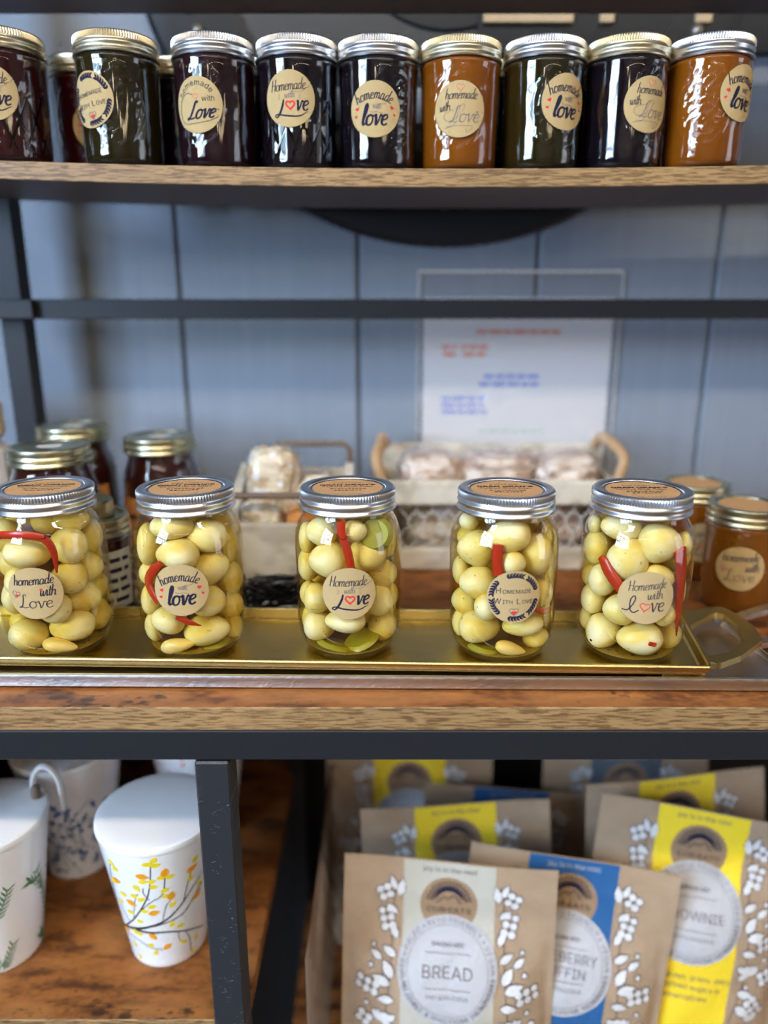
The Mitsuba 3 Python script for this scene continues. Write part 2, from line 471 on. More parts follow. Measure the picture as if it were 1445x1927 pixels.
struct('floor', cbox(XL - .1, XR + .1, YF - .1, YW + .1, FL - .1, FL), 'floor_wood', label='brown plank floor of the shop')
struct('ceiling', cbox(XL - .1, XR + .1, YF - .1, YW + .1, CE, CE + .1), 'white_paint', label='white ceiling of the shop')
struct('wall_left', cbox(XL - .1, XL, YF - .1, YW + .1, FL, CE), 'warm_paint', label='beige left wall of the shop with the window')
struct('wall_right', cbox(XR, XR + .1, YF - .1, YW + .1, FL, CE), 'warm_paint', label='beige right wall of the shop with the door')
struct('wall_front', cbox(XL, XR, YF - .1, YF, FL, CE), 'warm_paint', label='beige wall of the shop behind the viewer')
wb = struct('wall_back', cbox(XL, XR, YW + .0065, YW + .1, FL, CE), 'wall_paint', label='blue grey panelled wall behind the shelves')
# grooved panels: one board between each pair of grooves
edges = [-.229 + .2 * k for k in range(-12, 15)]
for a, b in zip(edges[:-1], edges[1:]):
    if b < XL or a > XR: continue
    a2, b2 = max(a, XL), min(b, XR)
    put('panel', cbox(a2 + .0016, b2 - .0016, YW, YW + .0064, FL, CE, .0022), wb, mat='wall_paint')

# window on the left (bright sky in its panes), glazed door on the right
w = numbered('window_1'); tag(w, 'tall white framed window with blue daylight on the left', kind='structure')
wy0, wy1, wz0, wz1 = -1.95, -.45, -.10, 1.30
def quad(p):
    return mesh(p, [(0, 1, 2), (0, 2, 3)])
def lamp(name, m, L, parent):
    key = numbered(parent + '__' + name)
    scene[key] = {**mikit.ply(m, 'white_paint_bsdf'), 'emitter': {'type': 'area', 'radiance': rgb(*L)}, 'to_world': UP}
    return key
ny, nz = 4, 3
for i in range(ny):
    for j in range(nz):
        ya, yb = wy0 + (wy1 - wy0) * i / ny + .025, wy0 + (wy1 - wy0) * (i + 1) / ny - .025
        za, zb = wz0 + (wz1 - wz0) * j / nz + .025, wz0 + (wz1 - wz0) * (j + 1) / nz - .025
        x = XL + .012
        lamp('pane', quad([(x, ya, za), (x, yb, za), (x, yb, zb), (x, ya, zb)]), WINDOW_BLUE, w)
bars = [cbox(XL, XL + .035, wy0 + (wy1 - wy0) * i / ny - .025, wy0 + (wy1 - wy0) * i / ny + .025, wz0 - .025, wz1 + .025) for i in range(ny + 1)]
bars += [cbox(XL, XL + .035, wy0, wy1, wz0 + (wz1 - wz0) * j / nz - .025, wz0 + (wz1 - wz0) * j / nz + .025) for j in range(nz + 1)]
put('frame', join(*bars), w, mat='white_paint')
d = numbered('door_1'); tag(d, 'glazed shop door in the right wall', kind='structure')
dy0, dy1 = -.75, .05
put('frame', join(cbox(XR - .04, XR, dy0 - .09, dy0, FL, .78), cbox(XR - .04, XR, dy1, dy1 + .09, FL, .78),
                  cbox(XR - .04, XR, dy0, dy1, .68, .78), cbox(XR - .04, XR, dy0, dy1, FL, -.9)), d, mat='door_paint')
x = XR - .012
lamp('pane', quad([(x, dy0, -.9), (x, dy0, .68), (x, dy1, .68), (x, dy1, -.9)]), DOOR_GREY, d)
put('handle', tube([(XR - .04, dy0 - .045, -.3), (XR - .09, dy0 - .045, -.3), (XR - .09, dy0 - .045, -.1), (XR - .04, dy0 - .045, -.1)], .01), d, mat='silver', smooth=40)

# long ceiling light and the bulbs on a cord behind the viewer
for yc, lb in ((-.62, 'long white ceiling light just behind the viewer'), (-2.55, 'long white ceiling light far behind the viewer')):
    c = thing('ceiling_light', lb, 'ceiling light', 'ceiling lights')
    put('housing', cbox(-1.25, 1.45, yc - .10, yc + .10, 1.275, CE), c, mat='white_paint')
    lamp('diffuser', quad([(-1.22, yc - .08, 1.27), (-1.22, yc + .08, 1.27), (1.42, yc + .08, 1.27), (1.42, yc - .08, 1.27)]), [q * (1 if yc > -1 else .4) for q in TUBE_WARM], c)
sl = thing('string_light', 'cord of small warm bulbs hanging across the shop behind the viewer', 'string lights')
cord = [(-.4 + .3 * k, -2.1, .86 - .22 * math.sin(math.pi * k / 8)) for k in range(9)]
cord = [(cord[0][0], -2.1, CE)] + cord + [(cord[-1][0], -2.1, CE)]
put('cord', tube(cord, .004, 6), sl, mat='black_plain')
bulb = trimesh.creation.icosphere(2, .024)
for k in range(1, 10):
    b = bulb.copy(); b.apply_translation(np.array(cord[k]) - [0, 0, .035])
    lamp('bulb', b, BULB_WARM, sl)

# ------------------------------------------------------------------ the rack
def sag(x):
    return .1089 - .0055 * x + .043 * x * x
RX0, RX1 = -.42, .64
rk = thing('shelf_rack', 'dark steel rack with rustic wooden shelves against the grey wall', 'shelf')
def sagged_board(z1, thick, y0, y1, sagging=True):
    xs = np.linspace(RX0, RX1, 41)
    prof = [(y0, .0), (y0, -thick), (y1, -thick), (y1, 0)]
    n = len(xs); v = []
    for X in xs:
        for y, z in prof:
            v.append((X, y, (sag(X) if sagging else z1) + z))
    f = []
    for i in range(n - 1):
        for j in range(4):
            a, b = i * 4 + j, i * 4 + (j + 1) % 4
            f += [(a, b, b + 4), (a, b + 4, a + 4)]
    f += [(0, 1, 2), (0, 2, 3), (4 * (n - 1), 4 * (n - 1) + 2, 4 * (n - 1) + 1), (4 * (n - 1), 4 * (n - 1) + 3, 4 * (n - 1) + 2)]
    m = mesh(v, f); trimesh.repair.fix_normals(m)
    return m
b = put('upper_board', sagged_board(0, .0138, .6556, .793), rk, mat='dark_wood', label='upper shelf board, sagging slightly')
def edge_strip(y, zt, thick):
    xs = np.linspace(RX0, RX1, 41)
    v = []
    for X in xs:
        s = sag(X) + .0002
        v += [(X, y + .0008, s), (X, y + .0004, s - .0002), (X, y, s - .0008), (X, y, s - thick + .0006), (X, y + .0008, s - thick)]
    f = []
    for i in range(len(xs) - 1):
        for j in range(4):
            a = i * 5 + j
            f += [(a, a + 1, a + 6), (a, a + 6, a + 5)]
    m = mesh(v, f)
    return m
put('edge_band', edge_strip(.6548, 0, .0142), b, mat='oak_edge', smooth=40, label='oak coloured edge band')
tb = put('top_board', cbox(RX0, RX1, .655, .79, .264, .279), rk, mat='dark_wood', label='dark underside of the topmost board')
wt = put('worktop', cbox(RX0, RX1, .4632, .852, -.288, -.2705, .0004), rk, mat='rustic_top', label='wide rustic brown board carrying the trays')
put('edge_band', cbox(RX0, RX1, .4616, .4632, -.2882, -.2702, .0007), wt, mat='oak_edge', label='oak coloured edge band')
put('front_rail', cbox(RX0, RX1, .462, .487, -.3128, -.2886, .0012), rk, mat='black_plain')
put('rear_rail', cbox(RX0, RX1, .775, .795, -.0117, .0078, .001), rk, mat='black_plain')
put('rear_rail', cbox(RX0, RX1, .775, .795, -.3128, -.2886, .001), rk, mat='black_plain')
for xx in (-.3946, .60):
    put('rear_post', cbox(xx, xx + .0243, .785, .8095, FL, .40, .001), rk, mat='black_plain')
put('bracket', cbox(-.425, -.352, .766, .7745, -.0112, .0074, .0008), rk, mat='black_plain')
put('divider_post', cbox(-.1362, -.1112, .4622, .4872, -1.05, -.3145, .0014), rk, mat='black_steel', label='scuffed black steel post between the two lower compartments')
for xx in (RX0 - .0, RX1 - .025):
    put('front_post', cbox(xx - .03, xx - .005, .4622, .4872, FL, -.288, .0014), rk, mat='black_plain')
lb = put('left_board', cbox(RX0, -.1125, .4706, .83, -.576, -.56, .0004), rk, mat='rustic_top', label='rustic board under the white mugs')
put('edge_band', cbox(RX0, -.1125, .4692, .4706, -.5762, -.5597, .0006), lb, mat='oak_edge')
put('back_panel', cbox(RX0, RX1, .845, .852, -1.05, -.2886), rk, mat='black_plain')
put('right_board', cbox(-.10, RX1, .43, .83, -.772, -.756, .0004), rk, mat='rustic_top')
put('side_panel', cbox(RX0 - .004, RX0 - .001, .49, .845, -1.05, -.2886, .0005), rk, mat='black_plain')
put('rear_upright', cbox(-.118, -.098, .80, .82, -1.05, -.3128, .001), rk, mat='black_plain')

# ------------------------------------------------------------------ things on the wall
dk = thing('wall_disc', 'large round black disc with a ring of studs on the wall', 'wall decoration')
DX, DZ, DR = .0645, .386, .323
def turned(prof, n=128):
    m = lathe(prof, n)
    m.apply_transform(trimesh.transformations.rotation_matrix(math.pi / 2, [1, 0, 0]))
    m.apply_translation([DX, YW, DZ])
    return m
put('rim', turned([(.235, .002), (.235, .012), (.25, .014), (.30, .016), (.316, .014), (.322, .009), (DR, .003), (.235, .002)]), dk, mat='black_plain', smooth=30)
put('face', turned([(0, .006), (.238, .006), (.238, .001), (0, .001)]), dk, mat='disc_grey', smooth=30, label='dark grey inner face')
put('centre', turned([(0, .010), (.113, .010), (.115, .008), (.115, .005), (0, .005)]), dk, mat='black_plain', smooth=30, label='black round centre')
stud = Q(trimesh.creation.icosphere(2, .0068), 'stud', True)
ns = 72
for k in range(ns):
    a = 2 * math.pi * k / ns
    put('stud', stud, dk, T().translate([DX + .278 * math.cos(a), YW - .0155, DZ + .278 * math.sin(a)]))

cd = thing('card', 'white card with a dark lower half standing behind the jam jars', 'card')
put('lower_half', cbox(-.055, .058, .7862, .7880, sag(0) + .0006, .171, .0003), cd, mat='black_plain')
put('upper_half', cbox(-.055, .058, .7862, .7880, .171, .2015, .0003), cd, mat='bag_paper')

pp = thing('notice', 'white printed notice with red and blue lines in a clear sleeve on the wall', 'notice')
px0, px1, pz0, pz1 = .0445, .2595, -.235, .010
put('sheet', cbox(px0, px1, YW - .0022, YW - .0016, pz0, pz1, .0001), pp, mat='paper', label='white paper sheet')
def words(P, x0, x1, z, h, seed):
    r = np.random.default_rng(seed); x = x0
    while x < x1 - .004:
        L = min(r.uniform(.006, .016), x1 - x)
        P.poly(Polygon([(x, z), (x + L, z), (x + L, z + h), (x, z + h)])); x += L + .0025
def onwall(y):
    return lambda v, off: np.column_stack([v[:, 0], np.full(len(v), y - off), v[:, 1]])
P = Print(); words(P, .105, .200, -.029, .0042, 1); words(P, .066, .082, -.046, .004, 2); words(P, .088, .118, -.046, .004, 3); words(P, .068, .082, -.054, .004, 4); words(P, .090, .116, -.054, .004, 5)
put('lines', P.mesh(onwall(YW - .0022), .0002), pp, mat='soft_red_ink', label='red printed lines')
P = Print(); words(P, .115, .178, -.079, .0042, 6); words(P, .110, .182, -.088, .0042, 7)
for k, L in enumerate((.112, .110, .116)): words(P, .067, L + .006, -.104 - .0078 * k, .0036, 8 + k)
put('lines', P.mesh(onwall(YW - .0022), .0002), pp, mat='blue_ink', label='blue printed lines')
P = Print(); words(P, .110, .188, -.142, .0028, 12); words(P, .07, .10, -.160, .0025, 13)
put('lines', P.mesh(onwall(YW - .0022), .0002), pp, mat='green_ink', label='faint green printed lines')
put('sleeve', cbox(.038, .267, YW - .0046, YW - .0030, -.24, .039, .0003), pp, mat='film', label='clear plastic sleeve, taller than the sheet')
put('sleeve_edge', join(cbox(.038, .267, YW - .0052, YW - .0046, .0365, .0395, .0002), cbox(.038, .0395, YW - .0052, YW - .0046, -.24, .0365, .0002), cbox(.2655, .267, YW - .0052, YW - .0046, -.24, .0365, .0002)), pp, mat='pale_wire', label='pale welded edge of the sleeve')

br = thing('menu_board', 'dark board with pale wood strips hung on the wall above the right jam jars', 'board')
put('panel', cbox(.095, .50, YW - .014, YW - .0005, .250, .36), br, mat='black_plain')
for a, b in ((.10, .19), (.217, .231), (.313, .329)):
    put('strip', cbox(a, b, YW - .02, YW - .0145, .2755, .2845), br, mat='tan', label='pale wood strip')
EGGS = {
 1: [(-6.2,-25.5,83.2,16.3,10.7,0,1), (21.5,-16.2,85.8,13,12.8,0,1), (23.9,-6.5,103.3,13.7,7.8,0,1), (26.4,10.8,85.4,8.5,13.7,0,1), (20.5,-18.6,61.8,12.4,11.5,0,1), (29.4,0.1,64.2,9.8,10.4,0,1), (26.5,-7.9,42.5,13,11.1,0,1), (9.3,-26.6,40.7,11.7,11.1,0,1), (17.6,-16.6,21.8,16.9,11.1,10,1), (27,9.3,21.4,8.5,12.4,0,1), (-17,-20,15.9,14.1,11.1,0,1), (-24.4,1.3,37.3,11.7,11.7,0,1), (-25.6,2.7,76,9.1,11.7,0,1), (-14.5,-25.3,60.9,10.4,10.4,0,1), (-26.6,-5.3,20.6,9.1,10.4,0,1), (-27,-4.8,57,7.8,9.8,0,1), (-23.8,-15.3,73,10.4,12.4,0,1), (-22.6,-17.1,45.8,10.4,12.4,0,1), (-24.8,-12,92.1,10.4,11.7,0,1), (-8.1,22.8,101.8,12.9,11.4,18,0), (-18.3,21.1,82.4,12.6,11.1,-4,0), (-23.4,6.9,101.9,12.8,11.2,14,0), (-3,27.2,57.5,13.3,11.7,1,0), (-22.6,14.8,57.3,13.7,12,14,0), (-16.8,21.9,36.2,13,11.5,9,0), (4.7,27.2,36.2,13.1,11.5,-30,0), (-23.1,12.4,15.6,13.1,11.5,-11,0), (-6.1,25.4,16.2,13.7,12,-2,0), (14.7,22,15.1,12.5,11,12,0), (14.7,20.7,100.1,12.6,11.1,10,0), (2.6,27.6,83.1,12.9,11.3,8,0), (2.5,2.8,16.5,14,12.3,13,0), (17.5,20,67,14.2,12.5,9,0), (22.3,14.5,43.9,14.2,12.5,-4,0), (2.5,1,101,14.3,12.6,-24,0)],
 2: [(-6,-23.4,102.4,15,8.5,0,1), (19.1,-17.7,93.9,15.6,11.7,-5,1), (-25.6,-8.6,84.4,9.8,15.6,0,1), (-2.2,-26.7,82.6,14.7,11.1,0,1), (20,-17.1,68.9,15,11.7,25,1), (27.9,5.9,80.4,7.2,15,0,1), (27.9,6,53.1,9.8,12.4,0,1), (17.4,-21.2,44,13,11.5,0,1), (27.9,7.1,29.8,10.4,11.1,0,1), (-14.5,-24.2,30.2,12.4,10.4,0,1), (15.3,-20.7,19.9,16.9,11.1,8,1), (-28.1,-9.7,41.2,7.8,11.7,0,1), (-29.5,-10.2,62.5,7.2,9.1,0,1), (-28.3,-9.9,19.8,7.2,11.7,0,1), (27.6,3.4,12.4,7.8,10.4,0,1), (-2,-27.2,54.7,13,11.7,0,1), (3.6,23.6,101.6,13.3,11.7,-1,0), (-19.2,17.4,96.8,13.9,12.3,-12,0), (22.3,10.9,100.6,13,11.4,4,0), (5.9,26.3,78.6,13.7,12.1,-18,0), (-16.7,20.8,73.1,14,12.3,15,0), (-21,5.9,54.2,14.4,12.7,-18,0), (-13.9,24,41.1,12.8,11.2,28,0), (-25.5,7.8,30,13.7,12.1,28,0), (12.9,23.3,31.5,14.1,12.4,-27,0), (-13.7,23.2,18.4,12.6,11.1,-18,0), (5,26,54.5,14.3,12.6,-22,0)],
 3: [(-20.5,-18.4,97.6,11.1,10.4,0,1), (-14.6,-22.1,76.8,13.7,12.8,0,1), (16.7,-21.6,80.9,13,11.7,15,1), (-29.2,-3.3,67,8.5,11.7,0,1), (27.7,-7.9,61.4,11.1,10.4,0,1), (-23.7,-16.5,44.5,10.4,11.1,0,1), (-23.9,-15.2,21.7,11.7,11.1,0,1), (-1.8,-28.1,31.3,14.3,8.5,0,1), (23,-16.3,41.9,11.7,11.1,20,1), (27,-9,19.9,10.4,11.7,0,1), (29.4,-0.4,87.1,6.5,13.7,0,1), (31.2,-0.2,41.3,6.5,9.8,0,1), (-31.1,-1,42.7,6.5,9.8,0,1), (-30.1,-3.5,88.2,6.5,11.7,0,1), (-30.2,2,20.7,6.5,11.7,0,1), (2.4,-27.8,56.4,11.7,11.7,0,1), (6.8,-27.9,100.7,7.8,7.8,0,1), (18.9,15.4,100.7,13.5,11.9,21,0), (13.6,23.1,79,13.9,12.3,-17,0), (-14.9,22.2,84.5,13.9,12.3,-27,0), (-22.3,15.9,63.3,13.2,11.6,5,0), (21.7,15.8,47,13.9,12.2,1,0), (24.6,12.8,22.3,12.8,11.3,0,0), (1.7,27.2,26.8,13.5,11.8,2,0), (-21.6,16.7,40.5,13.3,11.7,-29,0), (-20.4,18.8,18,12.9,11.3,14,0), (-2.4,27.3,55.1,13.2,11.6,25,0)],
 4: [(-24.5,-9.5,83.3,13.9,13,0,1), (-1.7,-23.5,97.2,15.6,11.3,12,1), (20.6,-16.5,81.2,12.2,14.8,0,1), (-22.9,-14.4,58.2,13,12.2,0,1), (2.2,-30.8,79.4,8.7,8.2,0,1), (-28.7,3.3,37.3,10,11.3,0,1), (26.7,-13.1,49.8,9.1,10.4,0,1), (-14.5,-26,43.3,9.6,9.6,0,1), (-20.6,-16,22.8,15.6,11.7,0,1), (14.5,-23.8,28.3,14.8,8.7,10,1), (25.6,-13.4,13.3,9.6,6.9,20,1), (-30.8,3.3,61.9,6.5,10.4,0,1), (29.9,-1.3,90.1,5.6,12.2,0,1), (-28.9,-4.6,102.8,6.9,6.1,0,1), (-31.2,3.2,18.9,5.6,10.4,0,1), (31.5,-6.1,62.3,5.2,8.7,0,1), (2.5,-27.4,53.2,12.2,12.2,0,1), (21.9,15.9,84.7,13.2,11.6,-9,0), (3.6,23.9,102,12.6,11.1,3,0), (-22.3,14.5,86.7,13.6,12,15,0), (23,13.3,61.3,14.2,12.5,15,0), (-2.7,26.4,79.9,14.2,12.5,-15,0), (27.5,-0.8,33.5,13.2,11.6,-14,0), (-21.7,16.9,51.9,13.1,11.5,7,0), (14.3,23.9,42.7,12.6,11.1,-3,0), (20.1,17.2,20.6,13.9,12.3,-25,0), (-3.5,26.9,29.3,13.5,11.9,-6,0), (-19.5,17.6,15.7,13.1,11.6,-18,0), (-2.5,27.5,56.6,12.9,11.4,-21,0)],
 5: [(-27.8,5.4,80.4,9.9,12.5,0,1), (-13.7,-21.3,79.9,14.4,14.6,0,1), (8,-24.7,93.2,14.1,13.6,0,1), (-19.7,-13.4,101.7,15.7,9.4,-5,1), (-27.2,-9.5,59.8,9.9,11.5,0,1), (-29.4,0.4,41,9.2,11,0,1), (-17,-22.7,41.5,11.5,11,0,1), (-24.6,-11.5,19.4,12.5,12.5,0,1), (-1.1,-26.1,20.4,15.7,11.5,0,1), (26.5,-10.2,16.1,9.9,10.4,0,1), (16.1,-26.5,39.8,7.8,8.9,0,1), (8.5,-28.3,68,10.4,9.4,0,1), (-31.2,6.1,98.2,5.2,6.8,0,1), (26.3,-18.1,90.4,5.7,8.9,0,1), (-30.7,8.9,57.1,5.7,8.9,0,1), (28.4,-12.4,53.9,5.2,11.5,0,1), (-31.4,8.4,22.3,4.7,8.9,0,1), (27,-5.1,77.7,13.2,11.6,-16,0), (13.6,21.5,79.1,14.4,12.7,-22,0), (-7.8,24.5,93.6,13.9,12.2,23,0), (18.4,16.4,101.4,12.7,11.2,2,0), (25.8,10.9,62.5,12.5,11,5,0), (26.6,-0.8,37.9,14.1,12.4,26,0), (16.9,22.5,41.9,12.4,10.9,-26,0), (23.2,12.5,17.7,14.3,12.5,-16,0), (1.6,26.4,22.6,13.3,11.7,-14,0), (-18.3,18,15.6,13.1,11.5,-8,0), (-8.2,25.9,70,13.5,11.9,17,0)],
}
# ------------------------------------------------------------------ jars: shapes shared by all
KN = 104
def knurl(th, z):
    k = np.clip((z - .0098) / .0008, 0, 1) * np.clip((.0148 - z) / .0008, 0, 1)
    return .0006 * k * np.cos(KN * th)
band_prof = [(.0322, .0006), (.0350, 0), (.0360, .0004), (.0364, .0014), (.0361, .0024), (.0352, .0034), (.0350, .0044), (.0353, .0054), (.0359, .0064), (.0360, .0072), (.0356, .0082),
             (.0349, .0090), (.0348, .0098), (.0351, .0106), (.0352, .0128), (.0352, .0142), (.0350, .0150), (.0344, .0156), (.0334, .0158), (.0300, .0157), (.0291, .0154), (.0286, .0148), (.0284, .0138)]
BAND = lathe(band_prof, KN * 4, knurl)
BAND_FAR = lathe(band_prof, 96)
DISC = lathe([(.0292, .0132), (.0288, .0140), (.0276, .0146), (.0268, .0142), (.0262, .0139), (0, .0139), (0, .0125), (.0292, .0125)], 96)
CAP = lathe([(.0262, 0), (.0262, .0003), (0, .0003)], 72)
Q_BAND, Q_BAND_FAR, Q_DISC = Q(BAND, 'silver', 35), Q(BAND_FAR, 'silver', 35), Q(DISC, 'lid_steel', 30)
Q_CAP = Q(CAP, 'lid_sticker', 30)

def lid(parent, at, mat, cap=True, far=False, text=False):
    b = put('band', Q_BAND_FAR if far else Q_BAND, parent, at, mat=mat, label={'silver': 'silver screw band', 'pale_gold': 'pale gold screw band', 'gold_lid': 'dull gold screw band'}[mat])
    l = put('lid', Q_DISC, parent, at, mat='lid_steel' if mat == 'silver' else mat)
    if cap:
        s = put('sticker', Q_CAP, l, at @ T().translate([0, 0, .0141]), label='round kraft paper sticker')
    if text:
        put('lettering', Q_CAPTEXT, parent, at @ T().translate([0, 0, .0145]), label='black print of the lid sticker')

P = Print()
P.text("GRAN GRAN'S", .0036, 0, .0055, bold=True, wide=1.25)
P.text('Pickled Quail Eggs', .0030, 0, .0006, wide=1.05)
for k, (x0, x1) in enumerate(((-.011, .011), (-.013, .013), (-.010, .010))):
    r = np.random.default_rng(40 + k); x = x0; z = (.0128, -.0052, -.0105)[k]
    while x < x1:
        L = r.uniform(.0008, .0024); P.poly(shapely.box(x, z, x + L, z + (.0008, .0013, .0016)[k])); x += L + r.uniform(.0006, .0012)
P.ring_text('refrigerate after opening', .0013, .0225, -90, inside=True)
Q_CAPTEXT = Q(P.mesh(flat_xy(0), 0), 'ink')

# ---- round stickers, seven designs; r is the sticker's radius
def sprig(P, r, a0, a1):
    a = np.radians(np.linspace(a0, a1, 6)); R = .83 * r
    P.stroke(np.stack([R * np.cos(a), R * np.sin(a)], -1), .022 * r, 3)
    d = 1 if a1 > a0 else -1
    for k in range(6):
        p = np.array([R * math.cos(a[k]), R * math.sin(a[k])]); t = math.degrees(a[k]) + 90 * d
        P.leaf(*p, .17 * r, .036 * r, t + 38); P.leaf(*p, .17 * r, .036 * r, t - 38)
class Hearts(list):
    def heart(self, *a, **k):
        P = Print(); P.heart(*a, **k); self.append(P)
def style(n, r):
    K, G, R, S = Print(), Print(), Hearts(), Hearts()     # black, grey, red, soft red
    if n == 'wreath':
        for wd, y in ((('H', 'OMEMADE'), .14), (('W', 'ITH', ' ', 'L', 'OVE'), -.26)):
            hs = [.205 if len(w_) == 1 else .150 for w_ in wd]
            ws = [(text2d(w_, h * r)[3] + .045 * r) if w_ != ' ' else .10 * r for w_, h in zip(wd, hs)]
            x = -sum(ws) / 2
            for w_, h, q in zip(wd, hs, ws):
                if w_ != ' ': K.text(w_, h * r, x, y * r, anchor='l')
                x += q
        for k in range(6): sprig(K, r, 75 - 60 * k, 112 - 60 * k) if k % 2 else sprig(K, r, 112 - 60 * k, 75 - 60 * k)
        G.heart(0, -.56 * r, .17 * r, outline=.022 * r); R.heart(0, -.60 * r, .10 * r)
    elif n == 'four hearts':
        script(K, 'homemade', -.02 * r, .36 * r, .215 * r, .036 * r, arch=1.25 * r, track=.82, slant=.15)
        script(G, 'with', .08 * r, .02 * r, .105 * r, .022 * r, rot=-8)
        G.stroke([(-.10 * r, .13 * r), (.2 * r, .16 * r), (.42 * r, .2 * r), (.45 * r, .28 * r), (.36 * r, .27 * r)], .018 * r)
        G.stroke([(-.2 * r, -.06 * r), (-.1 * r, -.11 * r), (.1 * r, -.1 * r), (.3 * r, -.15 * r)], .018 * r)
        script(K, 'love', -.02 * r, -.56 * r, .36 * r, .085 * r, track=.92)
        for x, y, s, a in ((-.70, .02, .085, 15), (-.76, -.24, .070, 20), (.66, .05, .085, -15), (.76, -.20, .065, -20)): R.heart(x * r, y * r, s * r, a)
    elif n == 'heart o':
        script(K, 'Homemade', -.02 * r, .30 * r, .20 * r, .028 * r, track=.86, rot=2)
        G.stroke([(.62 * r, .34 * r), (.78 * r, .42 * r), (.84 * r, .56 * r), (.70 * r, .64 * r)], .016 * r)
        G.stroke([(.10 * r, .24 * r), (.4 * r, .22 * r), (.62 * r, .30 * r)], .014 * r)
        script(G, 'with', .02 * r, .03 * r, .135 * r, .022 * r)
        for s in (-1, 1):
            for k in (-1, 0, 1): G.stroke([(s * .36 * r, (.08 + .05 * k) * r), (s * .44 * r, (.08 + .09 * k) * r)], .014 * r, 2)
        K.stroke([(-.22 * r, -.02 * r), (-.27 * r, -.22 * r), (-.38 * r, -.45 * r), (-.52 * r, -.62 * r), (-.62 * r, -.58 * r), (-.5 * r, -.52 * r), (-.1 * r, -.60 * r), (.35 * r, -.62 * r), (.70 * r, -.46 * r)], np.array([.06, .08, .08, .05, .04, .05, .06, .05, .02]) * r)
        R.heart(.03 * r, -.22 * r, .175 * r, outline=.062 * r)
        script(K, 've', .48 * r, -.42 * r, .33 * r, .068 * r, track=.9)
    elif n == 'cursive heart':
        script(K, 'Homemade', .03 * r, .32 * r, .19 * r, .024 * r, track=.88, rot=6)
        script(K, 'with', .30 * r, -.04 * r, .19 * r, .026 * r, rot=4)
        K.stroke([(-.84 * r, -.46 * r), (-.62 * r, -.46 * r), (-.40 * r, -.10 * r), (-.42 * r, .08 * r), (-.54 * r, -.06 * r), (-.56 * r, -.42 * r), (-.44 * r, -.56 * r), (-.26 * r, -.46 * r)], .04 * r)
        R.heart(-.05 * r, -.34 * r, .185 * r, rot=-10, outline=.034 * r)
        script(K, 've', .40 * r, -.52 * r, .33 * r, .042 * r, slant=.08, track=.95)
    elif n == 'flowing':
        script(K, 'homemade', .02 * r, .34 * r, .20 * r, .034 * r, track=.92, rot=3)
        script(K, 'with', .48 * r, -.10 * r, .215 * r, .036 * r, track=.86)
        script(K, 'Love', .06 * r, -.56 * r, .26 * r, .032 * r, slant=.05, track=1.25)
        G.heart(-.66 * r, -.04 * r, .16 * r, -15, outline=.018 * r); R.heart(-.63 * r, -.10 * r, .085 * r, -15); R.heart(.26 * r, .13 * r, .06 * r)
    elif n == 'arched':
        K.ring_text('homemade', .20 * r, .68 * r, 92, gap=.16)
        K.text('with', .19 * r, .46 * r, .10 * r)
        script(K, 'Love', .12 * r, -.48 * r, .30 * r, .075 * r, slant=.5, track=1.0)
        K.stroke([(-.12 * r, .36 * r), (-.40 * r, .44 * r), (-.68 * r, .26 * r), (-.80 * r, -.08 * r), (-.76 * r, -.42 * r), (-.58 * r, -.60 * r), (-.2 * r, -.64 * r), (.4 * r, -.60 * r), (.80 * r, -.46 * r)], .020 * r)
        S.heart(-.02 * r, .30 * r, .12 * r, outline=.026 * r); S.heart(.80 * r, -.42 * r, .035 * r)
    elif n == 'top heart':
        S.heart(.02 * r, .76 * r, .15 * r, outline=.024 * r)
        script(K, 'homemade', .06 * r, .36 * r, .185 * r, .028 * r, track=.86)
        script(K, 'with', -.56 * r, -.04 * r, .17 * r, .028 * r, track=.86, rot=6)
        script(G, 'Love', .22 * r, -.46 * r, .29 * r, .036 * r, slant=.3, track=1.05)
        G.stroke([(-.1 * r, .0), (-.5 * r, -.1 * r), (-.6 * r, -.3 * r), (-.35 * r, -.42 * r), (0, -.2 * r), (.2 * r, .10 * r), (.08 * r, .16 * r), (-.05 * r, -.1 * r), (-.2 * r, -.55 * r), (-.6 * r, -.66 * r)], .016 * r)
        G.stroke([(-.5 * r, -.6 * r), (.0, -.58 * r), (.5 * r, -.60 * r), (.4 * r, -.76 * r), (.28 * r, -.80 * r), (.26 * r, -.66 * r)], .014 * r)
    return K, G, R, S

def sticker(parent, at, R, th, z0, r, st, roll):
    fn = on_cylinder(R, th, z0)
    D = Print(); D.disc(r)
    s = put('sticker', D.mesh(fn, .0006), parent, at, mat='kraft_sticker', smooth=True, label='round kraft paper sticker')
    K, G, Rd, S = style(st, r)
    for P, mat, nm, lb in ((K, 'ink', 'lettering', 'black lettering'), (G, 'grey_ink', 'flourish', 'thin grey lines'), (Rd, 'red_ink', 'heart', 'red heart'), (S, 'soft_red_ink', 'heart', 'thin red heart')):
        for P1 in (P if isinstance(P, list) else [P]):
            if P1.v: put(nm, P1.mesh(fn, .00085, edge=None, rot=roll), s, at, mat=mat, label=lb)

